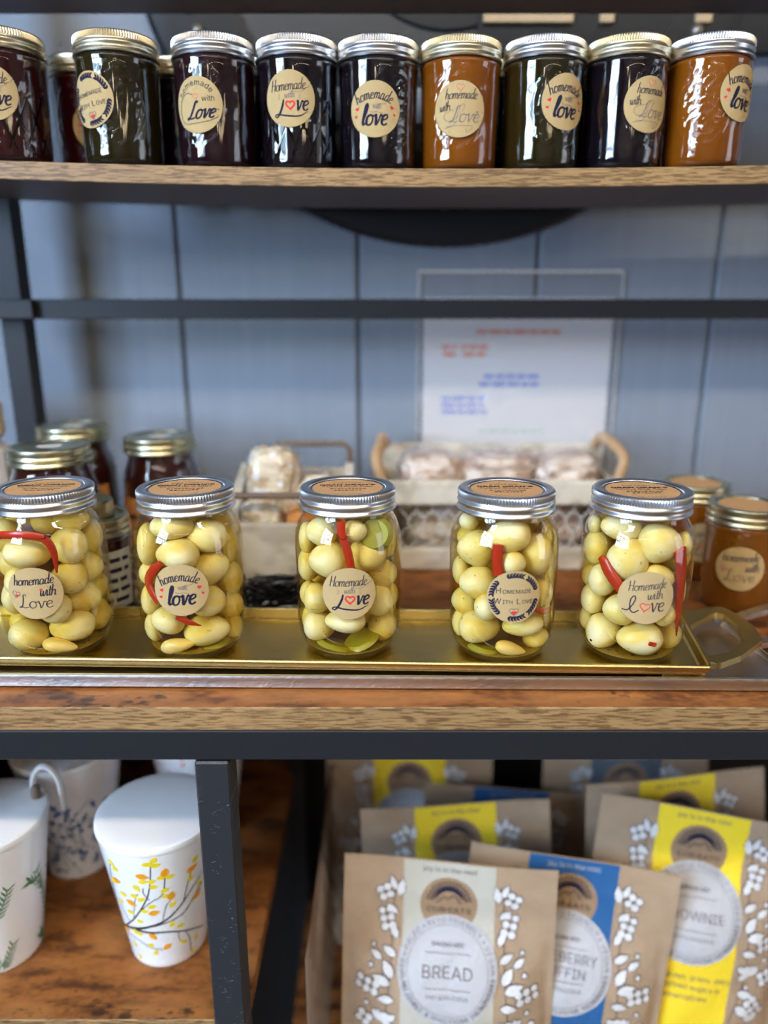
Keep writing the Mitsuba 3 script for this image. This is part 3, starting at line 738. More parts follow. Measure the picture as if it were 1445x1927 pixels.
# ---- the pint jars of pickled eggs
def pint_wave(th, z):
    return .00022 * np.sin(3 * th + 40 * z) + .00018 * np.sin(5 * th - 90 * z)
PINT = lathe([(0, .0046), (.020, .0040), (.0265, .0012), (.0290, .0003), (.0312, .0010), (.0342, .0046), (.0370, .0100), (.0388, .0165), (.0399, .0240), (.0403, .0330), (.0404, .050), (.0405, .068),
              (.0405, .082), (.0402, .0890), (.0394, .0950), (.0378, .1005), (.0357, .1046), (.0338, .1075), (.0327, .1098), (.0322, .1120), (.0330, .1130), (.0330, .1142), (.0320, .1150), (.0320, .1250), (.0300, .1255), (0, .1256)], 128, pint_wave)
Q_PINT = {**Q(PINT, 'pickle_glass', 40), 'interior': {'type': 'homogeneous', 'albedo': 0.0, 'scale': 40.0, 'sigma_t': rgb(.045, .20, .98)}}   # oily yellow brine
egg_shapes = []
for k in range(4):
    m = trimesh.creation.icosphere(3, 1.0); v = m.vertices.copy()
    s = (-1) ** k
    v[:, 1:] *= (1 - s * (.10 + .03 * k) * v[:, :1])
    v *= 1 + .05 * (meshkit.noise(v * 1.6 + 7 * k, k)[:, None] - .5)
    m.vertices = v
    egg_shapes.append(Q(m, 'egg', True))
ORD = ['first', 'second', 'third', 'fourth', 'fifth', 'sixth', 'seventh']
def eggs(j, at, where):
    vis = [e for e in EGGS[j] if e[6]]
    order = sorted(vis, key=lambda e: -e[2]); rows = []
    for e in order:
        if rows and rows[-1][0][2] - e[2] < 13: rows[-1].append(e)
        else: rows.append([e])
    k = 0
    for i, row in enumerate(rows):
        row.sort(key=lambda e: e[0])
        for q, e in enumerate(row):
            place = ['alone'] if len(row) == 1 else [f'{ORD[q]} from the left']
            key = numbered('pickled_egg')
            tag(key, f'pale yellow pickled egg in the {where}, {ORD[i]} row, {place[0]}', 'egg', f'pickled eggs showing in the {where}')
            egg_one(key, e, at, k); k += 1
    for e in EGGS[j]:
        if not e[6]:
            key = numbered('pickled_egg')
            tag(key, f'pale yellow pickled egg at the back of the {where}', 'egg', f'pickled eggs at the back of the {where}')
            egg_one(key, e, at, k); k += 1
def egg_one(key, e, at, k):
    x, y, z, rx, ry, t, _ = e
    g = 1.07 if _ else 1.0
    rx, ry, rd = rx * g, ry * g, min(.5 * (rx + ry), 12.5)
    a = np.linspace(0, 2 * np.pi, 48); f = 1.0
    for it in range(40):                       # keep the egg inside the glass: slide it inwards, then make it a little slimmer
        top = np.hypot(x + 1.1 * rx * np.cos(a), y + 1.1 * rd * f * np.sin(a)).max()
        lim = 39.6 - max(0, z - 92) * .35
        if top <= lim: break
        s = .985; x, y = x * s, y * s
        if it > 6: rx *= .975; f *= .97
    scene[key] = {**egg_shapes[k % 4], 'to_world': UP @ at @ T().translate([x / 1000, y / 1000, z / 1000]) @ T().rotate([0, 1, 0], -t) @ T().scale([rx / 1000, rd * f / 1000, ry / 1000])}

PEPPERS = {1: [([(-60, 94), (-32, 99), (-13, 100.5), (-1, 100.5), (11, 99.5), (20, 97), (25.5, 91), (28, 83), (28, 71)], [2.6, 3.1, 3.2, 3.2, 3.3, 3.2, 3.0, 2.4, .7])],
           2: [([(-18, 79), (-30, 72.5), (-40, 63.5), (-36.5, 56), (-25.5, 48)], [2.6, 4.2, 4.6, 4.2, 3]), ([(-4.6, 38.8), (4.8, 35.3), (12.3, 33), (21.5, 30.5)], [2.6, 2.6, 1.9, .4])],
           3: [([(-4.5, 110.5), (-4.3, 102), (1, 91), (4, 82), (6, 73)], [3.2, 3.3, 3.4, 3.4, 3])],
           4: [([(-15.7, 95), (-16.3, 85), (-14.3, 72)], [4.0, 4.2, 4.0]), ([(28, 46), (42, 41), (74, 36)], [1.6, 2.6, 2.4])],
           5: [([(-60, 81), (-54, 78), (-47, 72), (-31, 61)], [3.0, 4.6, 5.2, 4.6]), ([(31, 91), (37, 77), (40, 58), (41, 39), (43.5, 22.5)], [6.2, 6.2, 5.4, 3.8, .8])]}
def peppers(j, at, where):
    names = ['red chili strip pressed against the glass in the ' + where, 'second, smaller red chili strip in the ' + where]
    if j == 5: names = ['short slanting red chili strip at the left side of the ' + where, 'long upright red chili strip tapering to a point in the ' + where]
    for (pts, rad), lb in zip(PEPPERS[j], names):
        p = spline(pts, 8); a = np.radians(p[:, 0]); R = .0372
        q = np.stack([R * np.sin(a), -R * np.cos(a), p[:, 1] / 1000], -1)
        r = np.interp(np.linspace(0, 1, len(q)), np.linspace(0, 1, len(rad)), np.array(rad) / 1000) * .92
        # flatten towards the glass
        t = np.gradient(q, axis=0); t /= np.linalg.norm(t, axis=1, keepdims=True)
        out = np.stack([np.sin(a), -np.cos(a), a * 0], -1)
        side = np.cross(t, out); side /= np.linalg.norm(side, axis=1, keepdims=True)
        an = np.arange(12) * 2 * np.pi / 12
        v = (q[:, None] + r[:, None, None] * (np.cos(an)[None, :, None] * side[:, None] + .42 * np.sin(an)[None, :, None] * out[:, None])).reshape(-1, 3)
        n = len(q); f = [(i * 12 + k, i * 12 + (k + 1) % 12, (i + 1) * 12 + (k + 1) % 12) for i in range(n - 1) for k in range(12)] + [(i * 12 + k, (i + 1) * 12 + (k + 1) % 12, (i + 1) * 12 + k) for i in range(n - 1) for k in range(12)]
        v = np.vstack([v, q[0], q[-1]])
        f += [(12 * n, (k + 1) % 12, k) for k in range(12)] + [(12 * n + 1, (n - 1) * 12 + k, (n - 1) * 12 + (k + 1) % 12) for k in range(12)]
        m = mesh(v, f); trimesh.repair.fix_normals(m)
        k = numbered('chili_strip'); tag(k, lb, 'pepper')
        scene[k] = {**Q(m, 'chili', 45), 'to_world': UP @ at}

clove = trimesh.creation.icosphere(3, 1.0)
v = clove.vertices; v[:, 2] *= (1 - .35 * v[:, 0]); v[:, 1] *= (1 - .3 * v[:, 0]); clove.vertices = v
Q_CLOVE = Q(clove, 'garlic', True)
a = np.arange(40) * 2 * np.pi / 40
ringm = extrude(Point(0, 0).buffer(.0125).difference(Point(.001, 0).buffer(.0092)), -.0016, .0016)
Q_RING = Q(ringm, 'jalapeno', 30)
halfm = lathe([(0, .0005), (.0105, .0005), (.0125, -.001), (.0135, -.0022), (.0125, -.0032), (0, -.0032)], 36)
Q_SLICE = Q(halfm, 'jalapeno', 35)
BITS = {1: [('garlic_clove', 'pale green garlic clove lying at the bottom of the', Q_CLOVE, (.010, -.026, .0105), (.0130, .006, .0052), -8, 0)],
        2: [('garlic_clove', 'pale garlic clove with a ragged end at the bottom of the', Q_CLOVE, (-.006, -.028, .0115), (.0135, .005, .0055), 10, 0),
            ('pepper_slice', 'olive green pepper slice lying at the bottom of the', Q_SLICE, (.010, -.012, .0070), (1.4, 1.2, .8), 0, 8)],
        3: [('pepper_slice', 'thick olive green pepper slice under the lid of the', Q_SLICE, (.0200, -.0265, .0985), (.98, .98, 2.0), 70, 30),
            ('pepper_slice', 'olive green pepper slice lying left at the bottom of the', Q_SLICE, (-.008, -.018, .0085), (1.2, 1.0, 1), -10, -14),
            ('pepper_slice', 'olive green pepper slice lying right at the bottom of the', Q_SLICE, (.009, -.018, .0130), (1.1, 1.0, 1), 12, 22)],
        4: [('garlic_clove', 'orange tinted garlic clove at the bottom of the', Q_CLOVE, (.0035, -.0285, .0115), (.0115, .0055, .0050), -14, 0),
            ('pepper_slice', 'olive green pepper slice at the bottom left of the', Q_SLICE, (-.012, -.0165, .0075), (1.1, .95, 1), -8, -10)],
        5: [('chili_flake', 'small red chili flake on the lowest front egg of the', Q(cbox(-.0030, .0030, -.0006, .0006, -.0016, .0016, .0008), 'chili'), (.0040, -.0388, .0215), (1, 1, 1), -15, 0)]}
flakes = trimesh.creation.icosphere(1, 1.0)
def pickle_jar(j, x, y, tilt, st, th, z0, roll, where, label):
    at = T().translate([x, y, -.2558]) @ T().rotate([0, 0, 1], 0)
    k = thing('pickle_jar', label, 'jar', 'pickle jars on the gold tray')
    put('glass', Q_PINT, k, at, label='clear glass with yellow brine')
    up = at @ T().translate([0, 0, .1122])
    put('band', Q_BAND, k, up, label='silver screw band with a knurled edge')
    l = put('lid', Q_DISC, k, up)
    turn = up @ T().rotate([0, 0, 1], [0, 7, 8, 3, 0, 0][j])
    s = put('sticker', Q_CAP, l, turn @ T().translate([0, 0, .0140]), label='round kraft paper lid sticker')
    put('lid_lettering', Q_CAPTEXT, k, turn @ T().translate([0, 0, .01455]), label='black print on the lid sticker')
    sticker(k, at, lambda z: z * 0 + .0405, th, z0, .0197, st, roll)
    # dark sediment of spices at the bottom: nobody could count it
    r = np.random.default_rng(60 + j); ms = []
    for q in range(70):
        a, R = r.uniform(0, 2 * np.pi), .029 * math.sqrt(r.uniform(.1, 1))
        f = flakes.copy(); f.apply_scale([r.uniform(.0008, .0022), r.uniform(.0008, .002), .0006])
        f.apply_transform(trimesh.transformations.euler_matrix(r.uniform(-.3, .3), r.uniform(-.3, .3), r.uniform(0, 6)))
        f.apply_translation([R * math.sin(a), -R * math.cos(a), .0052 + max(0, R - .022) * .22 + r.uniform(0, .0012)]); ms.append(f)
    sed = numbered('spice_flakes'); tag(sed, f'dark spice flakes and seeds settled at the bottom of the {where}', 'spices', kind='stuff')
    scene[sed] = {**Q(join(*ms), 'branch_ink' if j % 2 else 'cork'), 'to_world': UP @ at}
    put('brine', lathe([(0, .0050), (.0262, .0046), (.0300, .0046), (.0335, .0068), (.0335, .0072), (0, .0066)], 64), k, at, mat='brine', smooth=30, label='dark yellow brine at the bottom')
    eggs(j, at, where); peppers(j, at, where)
    for nm, lb, shp, p, sc, rx, ry in BITS.get(j, []):
        kk = numbered(nm); tag(kk, f'{lb} {where}', 'pepper' if 'garlic' not in nm else 'garlic')
        scene[kk] = {**shp, 'to_world': UP @ at @ T().translate(list(p)) @ T().rotate([0, 1, 0], -ry if nm == 'pepper_slice' else -rx) @ T().rotate([1, 0, 0], rx if nm == 'pepper_slice' else 0) @ T().scale(list(sc))}
pickle_jar(1, -.2537, .5352, 0, 'flowing', 4, .0580, 0, 'leftmost pickle jar', 'glass jar of pickled eggs cut by the left edge of the photo')
pickle_jar(2, -.1480, .5352, 0, 'four hearts', 3.5, .0605, 3, 'second pickle jar', 'second glass jar of pickled eggs from the left, sticker with four red hearts')
pickle_jar(3, -.0271, .5352, 0, 'heart o', 3, .0577, 0, 'middle pickle jar', 'middle glass jar of pickled eggs, sticker with a red heart as the o of Love')
pickle_jar(4, .0904, .5301, 0, 'wreath', 3.2, .0573, 0, 'fourth pickle jar', 'fourth glass jar of pickled eggs, sticker HOMEMADE WITH LOVE in a leaf wreath')
pickle_jar(5, .1895, .5268, 0, 'cursive heart', -5.6, .0578, 2, 'rightmost pickle jar', 'rightmost glass jar of pickled eggs, with a long upright red chili strip')

# ---- the jam jars
def jam_prof(d=0.0):
    return [(0, .0020 + d), (.022 - d, .0020 + d), (.0262 - d, .0004 + d), (.0285 - d, .0006 + d), (.0305 - d, .0022 + d * .8), (.0316 - d, .0055), (.0321 - d, .010)] + \
           [(.0321 + .0014 * t - d, .010 + .066 * t) for t in np.linspace(.06, 1, 34)] + [(.0337 - d, .0785), (.0340 - d, .0795), (.0338 - d, .0808), (.0331 - d, .0818), (.0326 - d, .083)]
def jam_R(z):
    return .0321 + .0014 * np.clip((z - .010) / .066, 0, 1) + .0004
def quilt(th, z):
    u, w = th * 14 / (2 * np.pi), z / .0165
    t = lambda q: np.abs(((q + .5) % 1) - .5) * 2
    d = np.minimum(t(u + w / 2), t(u - w / 2))
    return -.0013 * (1 - d) * np.clip((.058 - z) / .006, 0, 1) * np.clip((z - .004) / .004, 0, 1)
def emboss(k):
    def f(th, z):
        p = np.stack([.034 * np.cos(th), .034 * np.sin(th), z * 1.0], -1)
        n1 = meshkit.noise(p * 330 + 11 * k, k); n2 = meshkit.noise(p * 110 + 5 * k, k + 3)
        a = ((th + np.pi / 2 + np.pi) % (2 * np.pi)) - np.pi
        e = np.hypot(a * .034 / .022, (z - .045) / .030)
        ring = np.exp(-((e - 1) / .06) ** 2) + .8 * np.exp(-((e - .78) / .05) ** 2)
        inside = np.clip((1.15 - e) / .2, 0, 1)
        return .00055 * ring + .00075 * inside * (np.clip(n1 * 2.4 - .9, 0, 1) - .2) + .0005 * (n2 - .5)
    return f
def glass_of(radial):
    return Q(lathe(jam_prof() + [(.0318, .0842), (.0318, .0935)], 168, radial), 'clear_glass', 50)
Q_JG = {'plain': glass_of(emboss(1)), 'quilted': glass_of(quilt), 'wavy': glass_of(emboss(4))}
JELLY = lathe(jam_prof(.0013)[:-2] + [(.0312, .0825), (0, .0825)], 72)
Q_JELLY = Q(JELLY, 'jelly_black', 40)
def jam_jar(x, y, h, glass, fill, mat, label, group, st=None, th=0, z0=.045, r=.0207, roll=0, cap=False, far=False, turn=0):
    k = thing('jam_jar', label, 'jar', group)
    at = T().translate([x, y, h])
    g = at @ T().rotate([0, 0, 1], turn)
    put('glass', Q_JG[glass], k, g, label='clear glass with moulded ornament')
    put('jelly', Q_JELLY, k, at, mat=fill)
    lid(k, at @ T().translate([0, 0, .0828]) @ T().rotate([0, 0, 1], turn * 3) @ T().scale([.945, .945, 1]), mat, cap=cap, far=far)
    if st: sticker(k, at, jam_R, th, z0, r, st, roll)
    return k
top = 'jam jars in the front row of the upper shelf'
JY = .6915
ROW = [(-.317, 'quilted', 'jelly_raspberry', 'pale_gold', 'red jam jar with a gold lid cut by the left edge of the upper shelf', 'heart o', 4, .050, 0),
       (-.2219, 'plain', 'jelly_olive', 'pale_gold', 'dark green jelly jar on the upper shelf with leaf wreath sticker', 'wreath', -26, .0480, 8),
       (-.1416, 'plain', 'jelly_plum', 'silver', 'dark plum jam jar on the upper shelf with an arched homemade sticker', 'arched', -15, .0455, 3),
       (-.0721, 'quilted', 'jelly_black', 'silver', 'quilted black jam jar on the upper shelf, red heart as o of Love', 'heart o', -6.5, .0508, 2),
       (-.0048, 'wavy', 'jelly_black', 'silver', 'black jam jar left of the middle honey jar on the upper shelf', 'four hearts', -4.5, .0438, 0),
       (.0636, 'plain', 'jelly_honey', 'pale_gold', 'amber honey jar with a gold lid in the middle of the upper shelf', 'top heart', -5, .0440, 0),
       (.1335, 'wavy', 'jelly_olive', 'silver', 'dark green jelly jar right of the middle honey jar, silver lid', 'four hearts', 23, .0495, -2),
       (.2021, 'plain', 'jelly_black', 'pale_gold', 'black jam jar with a gold lid, second from the right on the upper shelf', 'top heart', 19, .0468, -2),
       (.2710, 'wavy', 'jelly_honey', 'silver', 'amber honey jar with a silver lid at the right end of the upper shelf', 'four hearts', 31, .0545, -4)]
for i, (x, g, f, m, lb, st, th, z0, roll) in enumerate(ROW):
    jam_jar(x, JY, sag(x) + .0006, g, f, m, lb, top, st, th, z0, roll=roll, turn=[0, 10, -14, 0, 25, -8, 14, 30, -25][i])
for x, f, m, lb, th in ((-.270, 'jelly_raspberry', 'pale_gold', 'red jam jar in the back row behind the two leftmost jars', 28),
                    (-.184, 'jelly_black', 'pale_gold', 'dark jam jar in the back row, left of the plum jam jar', 40),
                    (-.107, 'jelly_black', 'silver', 'dark jam jar in the back row, between plum and quilted black jars', 30),
                    (.099, 'jelly_black', 'pale_gold', 'dark jam jar in the back row, between honey and green jars', -30),
                    (.168, 'jelly_black', 'silver', 'dark jam jar in the back row, between green and black jars', -30),
                    (.236, 'jelly_plum', 'pale_gold', 'dark jam jar in the back row left of the rightmost honey jar', -30)):
    jam_jar(x, .7535, sag(x) + .0006, 'plain', f, m, lb, 'jam jars in the back row of the upper shelf', 'four hearts' if x < -.2 else None, th, .040, far=True)
# ------------------------------------------------------------------ the two trays
WT = -.2705                                   # top of the worktop
st_ = thing('serving_tray', 'long silver tray lying under the gold tray', 'tray')
c_, n_ = rounded_loop([(-.46, .4912), (.303, .4815), (.291, .598), (-.46, .606)], .006)
put('body', loft(c_, n_, [(-.006, -.2614), (-.0045, -.2596), (-.0022, -.2586), (-.0004, -.2592), (0, -.2610), (-.0004, -.2640), (0, -.2680), (-.002, -.2698), (-.006, -.2702)]), st_, mat='silver_tray', smooth=35)
def strap(outer, inner, z0, z1, rise, x0, r=.006):
    o = Polygon(outer).buffer(-r).buffer(r); i = Polygon(inner).buffer(-r * .3).buffer(r * .3)
    p = o.difference(i)
    b = extrude(p.segmentize(.004), z0, z1)
    v = b.vertices; v[:, 2] += rise * np.clip(v[:, 0] - x0, 0, 1)
    b.vertices = v
    return b
put('handle', strap([(.287, .535), (.340, .530), (.352, .56), (.348, .60), (.286, .588)], [(.280, .545), (.334, .542), (.343, .562), (.338, .588), (.280, .578)], -.2632, -.2585, .22, .285), st_, mat='silver_tray')
gt = thing('serving_tray', 'narrow gold tray with a rim, carrying the five pickle jars', 'tray')
c_, n_ = rounded_loop([(-.40, .4962), (.2355, .4782), (.2520, .5785), (-.40, .5955)], .004)
put('body', loft(c_, n_, [(-.0046, -.2560), (-.0038, -.2484), (-.0026, -.2472), (-.0010, -.2474), (-.0001, -.2484), (-.0004, -.2500), (-.0016, -.2520), (-.0026, -.2536), (-.0040, -.2548), (-.0075, -.2566), (-.0095, -.2574)]), gt, mat='gold_tray', smooth=35)
put('handle', strap([(.2335, .4800), (.262, .494), (.2905, .519), (.2945, .545), (.2930, .566), (.2870, .5855), (.2500, .5760)], [(.2390, .4960), (.256, .5005), (.2765, .5195), (.2830, .545), (.2815, .567), (.2770, .5720), (.2450, .5480)], -.2528, -.2478, .05, .235), gt, mat='gold_tray')
put('foot', join(*[cbox(X, X + .02, y + .004, y + .012, -.2613, -.2572) for X, y in ((-.35, .50), (-.35, .575), (.205, .488), (.205, .565))]), gt, mat='gold_tray')

# ------------------------------------------------------------------ blurred things behind the pickle jars
# tall sauce jars on the left
def sauce_jar(x, y, label, H=.150):
    k = thing('sauce_jar', label, 'jar', 'tall sauce jars at the back of the worktop')
    at = T().translate([x, y, WT])
    prof = [(0, .002), (.026, .001), (.031, .0005), (.036, .004), (.0385, .012), (.039, .03), (.039, H - .046), (.0375, H - .036), (.034, H - .026), (.0325, H - .021), (.0325, H - .013)]
    put('glass', lathe(prof, 72), k, at, mat='clear_glass', smooth=40)
    put('sauce', lathe([(max(r - .0018, 0), z + .0012 * (i < 4)) for i, (r, z) in enumerate(prof)] + [(0, H - .013)], 48), k, at, mat='sauce_red', smooth=40)
    lid(k, at @ T().translate([0, 0, H - .0158]), 'gold_lid', cap=False, far=True)
    D = Print(); a, b = -.045, .045
    D.poly(Polygon([(a, .018), (b, .018), (b, H - .058), (a, H - .058)]))
    fn = on_cylinder(.0394, 0, 0)
    s = put('label', D.mesh(fn, .0004, edge=.008), k, at, mat='orange_label', smooth=True, label='orange paper label')
    K = Print(); words(K, -.03, .03, H * .45, .006, int(abs(x) * 900)); words(K, -.022, .022, H * .36, .003, int(abs(x) * 700))
    put('lettering', K.mesh(fn, .0008, edge=.006), s, at, mat='branch_ink')
    C = Print(); C.ellipse(0, 0, .012, .009)
    put('lid_sticker', C.mesh(flat_xy(0), 0), k, at @ T().translate([0, 0, H - .0014]), mat='bag_paper')
sauce_jar(-.305, .664, 'dark red sauce jar at the far left behind the first pickle jar')
sauce_jar(-.318, .752, 'dark red sauce jar half hidden behind the leftmost sauce jar', .155)
sauce_jar(-.2275, .742, 'orange labelled sauce jar standing alone behind the second pickle jar', .146)
# low jars between the first two pickle jars
k = jam_jar(-.2545, .613, WT, 'plain', 'jelly_raspberry', 'gold_lid', 'short red jam jar with a gold lid just behind the first pickle jar', None, far=True)
D = Print(); D.poly(Polygon([(-.02, .02), (.034, .02), (.034, .072), (-.02, .072)]))
fn = on_cylinder(jam_R, 22, 0)
s = put('label', D.mesh(fn, .0005, edge=.006), k, T().translate([-.2545, .613, WT]), mat='bag_paper', smooth=True, label='pale paper label')
K = Print()
for q in range(5): words(K, -.016, .030, .062 - .009 * q, .0035, 70 + q)
put('lettering', K.mesh(fn, .0009, edge=.006), s, T().translate([-.2545, .613, WT]), mat='ink')
put('lid_knob', lathe([(.021, 0), (.021, .012), (.0195, .014), (0, .0142)], 48), k, T().translate([-.2545, .613, WT + .0985]), mat='gold_lid', smooth=35)
def pot(x, y, fill, label, h=.058):
    k = thing('small_jar', label, 'jar', 'small jars behind the pickle jars')
    at = T().translate([x, y, WT])
    pr = [(0, .002), (.026, .0005), (.0305, .003), (.0325, .01), (.0335, h - .014), (.0325, h - .008)]
    put('glass', lathe(pr, 64), k, at, mat='clear_glass', smooth=40)
    put('filling', lathe([(max(r - .0016, 0), z + .001 * (i < 3)) for i, (r, z) in enumerate(pr)] + [(0, h - .008)], 48), k, at, mat=fill, smooth=40)
    lid(k, at @ T().translate([0, 0, h - .012]), 'gold_lid', cap=False, far=True)
pot(-.2185, .668, 'crumb', 'small jar of pinkish mix with a pale gold lid between the first two pickle jars')

def bag(name, label, cat, x, y, z, w, d, h, mat, seed, rough=.25, film=False, rot=0, group=None, freq=26):
    m = trimesh.creation.icosphere(4, 1.0); v = m.vertices
    v = np.sign(v) * np.abs(v) ** .62
    v = v / np.abs(v).max()
    q = meshkit.fbm(v * freq / 10 + seed * 3.1, 3, seed) - .5
    rdg = np.abs(meshkit.noise(v * freq / 7 + seed, seed + 5) - .5)
    v = v * (1 + rough * 2 * q[:, None] - rough * .6 * rdg[:, None])
    v = v * [w / 2, d / 2, h / 2]; v[:, 2] -= v[:, 2].min()
    m.vertices = v
    k = thing(name, label, cat, group)
    at = T().translate([x, y, z]) @ T().rotate([0, 0, 1], rot)
    if film:
        inner = m.copy(); inner.vertices = m.vertices * [.92, .92, .93] + [0, 0, h * .02]
        put('content', inner, k, at, mat=mat, smooth=True)
        put('wrapper', m, k, at, mat='film', smooth=30, label='clear crinkled plastic film')
    else:
        put('body', m, k, at, mat=mat, smooth=25)
    return k
bag('snack_bag', 'clear bag of pinkish nuts low between the first two pickle jars', 'bag', -.197, .632, WT + .0005, .075, .040, .038, 'crumb', 3, film=True)
bag('plastic_bag', 'crumpled black plastic bag low behind the second pickle jar', 'bag', -.170, .6165, WT, .12, .020, .016, 'black_film', 5, .30, freq=60)
bag('plastic_bag', 'crumpled black plastic bag in front of the cream crate', 'bag', -.0905, .632, WT, .075, .036, .030, 'black_film', 8, .34, freq=60)
# paper bag cut by the left edge
k = thing('paper_bag', 'white paper bag with a tan folded top at the far left edge', 'bag')
put('body', cbox(-.475, -.404, .765, .80, -.2700, -.140, .008), k, mat='bag_paper', smooth=30)
put('fold', cbox(-.473, -.406, .768, .797, -.1395, -.088, .010), k, mat='tan', smooth=30, label='tan folded top')

# cream crate with a wire handle, left of the middle jar
cr = thing('crate', 'small cream wooden crate with a brown wire handle behind the second and middle pickle jars', 'crate')
cx0, cx1, cy0, cy1 = -.150, -.032, .672, .775
put('front', cbox(cx0, cx1, cy0, cy0 + .009, WT, -.199, .0015), cr, mat='cream_wood')
put('back', cbox(cx0, cx1, cy1 - .009, cy1, WT, -.165, .0015), cr, mat='cream_wood')
for X in (cx0, cx1 - .009):
    side = extrude(Polygon([(cy0 + .009, 0), (cy1 - .009, 0), (cy1 - .009, .112), (cy0 + .045, .098), (cy0 + .009, .072)]), 0, .009)
    side.apply_transform(np.array([[0, 0, 1, X], [1, 0, 0, 0], [0, 1, 0, WT], [0, 0, 0, 1.0]]))
    trimesh.repair.fix_normals(side)
    put('side', side, cr, mat='cream_wood')
put('floor', cbox(cx0 + .009, cx1 - .009, cy0 + .009, cy1 - .009, WT, WT + .006), cr, mat='cream_wood')
put('wire_rim', tube([(cx0 + .002, cy0 + .004, -.199), (cx0 + .002, cy0 + .004, -.1765), (cx0 + .008, cy0 + .004, -.1715), (cx1 - .008, cy0 + .004, -.1715), (cx1 - .002, cy0 + .004, -.1765), (cx1 - .002, cy0 + .004, -.199)], .0034, 8), cr, mat='brown_wire', smooth=40)
put('wire_handle', tube([(cx0 + .030, cy1 - .004, -.168), (cx0 + .030, cy1 - .004, -.146), (cx0 + .036, cy1 - .004, -.139), (cx1 - .010, cy1 - .004, -.139), (cx1 - .004, cy1 - .004, -.146), (cx1 - .004, cy1 - .004, -.168)], .0030, 8), cr, mat='brown_wire', smooth=40)
for i, (x, y, z, w, d, h, m, lb) in enumerate(((-.110, .722, WT + .055, .056, .046, .084, 'crumb', 'clear bag of pale snacks standing tallest in the cream crate'),
                                  (-.066, .727, WT + .050, (.050), .046, .062, 'crumb', 'clear bag of yellowish snacks at the right in the cream crate'),
                                  (-.120, .699, WT + .046, .045, .026, .045, 'crumb', 'clear bag of pinkish nuts at the front left in the cream crate'),
                                  (-.066, .699, WT + .046, .058, .026, .036, 'orange_label', 'orange packet at the front right in the cream crate'))):
    bag('snack_bag', lb, 'bag', x, y, z, w, d, h, m, 20 + i, .18, film=i != 3, rot=8 * (i % 2))
bag('snack_bag', 'clear bag of snacks at the bottom of the cream crate', 'bag', -.091, .724, WT + .0065, .090, .075, .045, 'crumb', 31, .15, film=True)

# big cream basket with a wire front
bk = thing('basket', 'long cream basket with a wire mesh front and cane handles below the wall notice', 'basket')
bx0, bx1, by0, by1 = -.004, .246, .742, .838
put('bottom_rail', cbox(.010, .232, by0, by0 + .010, WT, -.246, .002), bk, mat='cream_wood')
put('top_rail', cbox(bx0, bx1, by0 - .006, by0 + .004, -.1975, -.172, .002), bk, mat='cream_wood')
put('back_board', cbox(bx0, bx1, by1 - .008, by1, WT, -.150, .002), bk, mat='cream_wood')
for a, b in (((.010, bx0), .010), ((.222, bx1 - .010), .010)):
    (xb, xt), wd = (a, b)
    m = mesh([(xb, by0, -.2465), (xb + wd, by0, -.2465), (xt + wd, by0, -.197), (xt, by0, -.197), (xb, by0 + .009, -.2465), (xb + wd, by0 + .009, -.2465), (xt + wd, by0 + .009, -.197), (xt, by0 + .009, -.197)],
             [(0, 1, 2), (0, 2, 3), (5, 4, 7), (5, 7, 6), (1, 5, 6), (1, 6, 2), (4, 0, 3), (4, 3, 7)])
    put('corner_post', m, bk, mat='cream_wood')
for X in (bx0, bx1 - .006):
    put('side_panel', cbox(X, X + .006, by0 + .004, by1 - .008, WT, -.176, .001), bk, mat='cream_wood')
put('base', cbox(.012, .230, by0 + .01, by1 - .008, WT, WT + .005), bk, mat='cream_wood')
wires = []
nx = 13; z0, z1 = -.2470, -.1970
for i in range(-3, nx + 1):
    for s in (1, -1):
        for rung in range(3):
            t0, t1 = rung / 3, (rung + 1) / 3
            u0 = (i + (.5 if rung % 2 else 0) + .5) / nx
            xa = .018 + (.214) * u0; xb_ = xa + s * .5 * .214 / nx
            if min(xa, xb_) < .014 or max(xa, xb_) > .234: continue
            wires.append(tube([(xa, by0 + .004, z0 + (z1 - z0) * t0), (xb_, by0 + .004, z0 + (z1 - z0) * (t0 * .5 + t1 * .5)), (xb_ if True else xa, by0 + .004, z0 + (z1 - z0) * t1)], .0010, 5, caps=False))
put('wire_mesh', join(*wires), bk, mat='pale_wire', kind='stuff', label='pale hexagonal wire mesh')
for X, s in ((bx0 + .002, 1), (bx1 - .002, -1)):
    put('handle', tube(spline([(X, by0 + .012, -.176), (X - s * .006, by0 + .016, -.152), (X, by0 + .045, -.140), (X, by1 - .014, -.142), (X + s * .004, by1 - .004, -.152)], 6), .006, 8), bk, mat='cane', smooth=40, label='brown cane handle')
for i, (x, y, z, w, d, h, m, lb) in enumerate(((.050, .792, -.2, .075, .070, .050, 'bread', 'wrapped bread lying at the left of the cream basket'), (.122, .790, -.2, .085, .072, .052, 'bread', 'wrapped bread lying in the middle of the cream basket'),
                                  (.196, .792, -.2, .075, .070, .050, 'bread', 'wrapped bread lying at the right of the cream basket'),
                                  (.066, .790, -.265, .095, .070, .064, 'crumb', 'wrapped loaf at the lower left of the cream basket, seen through the mesh'), (.172, .790, -.265, .095, .070, .064, 'bread', 'wrapped loaf at the lower right of the cream basket, seen through the mesh'))):
    bag('bread_bag', lb, 'bread', x, y, z, w, d, h, m, 40 + i, .22, film=True)

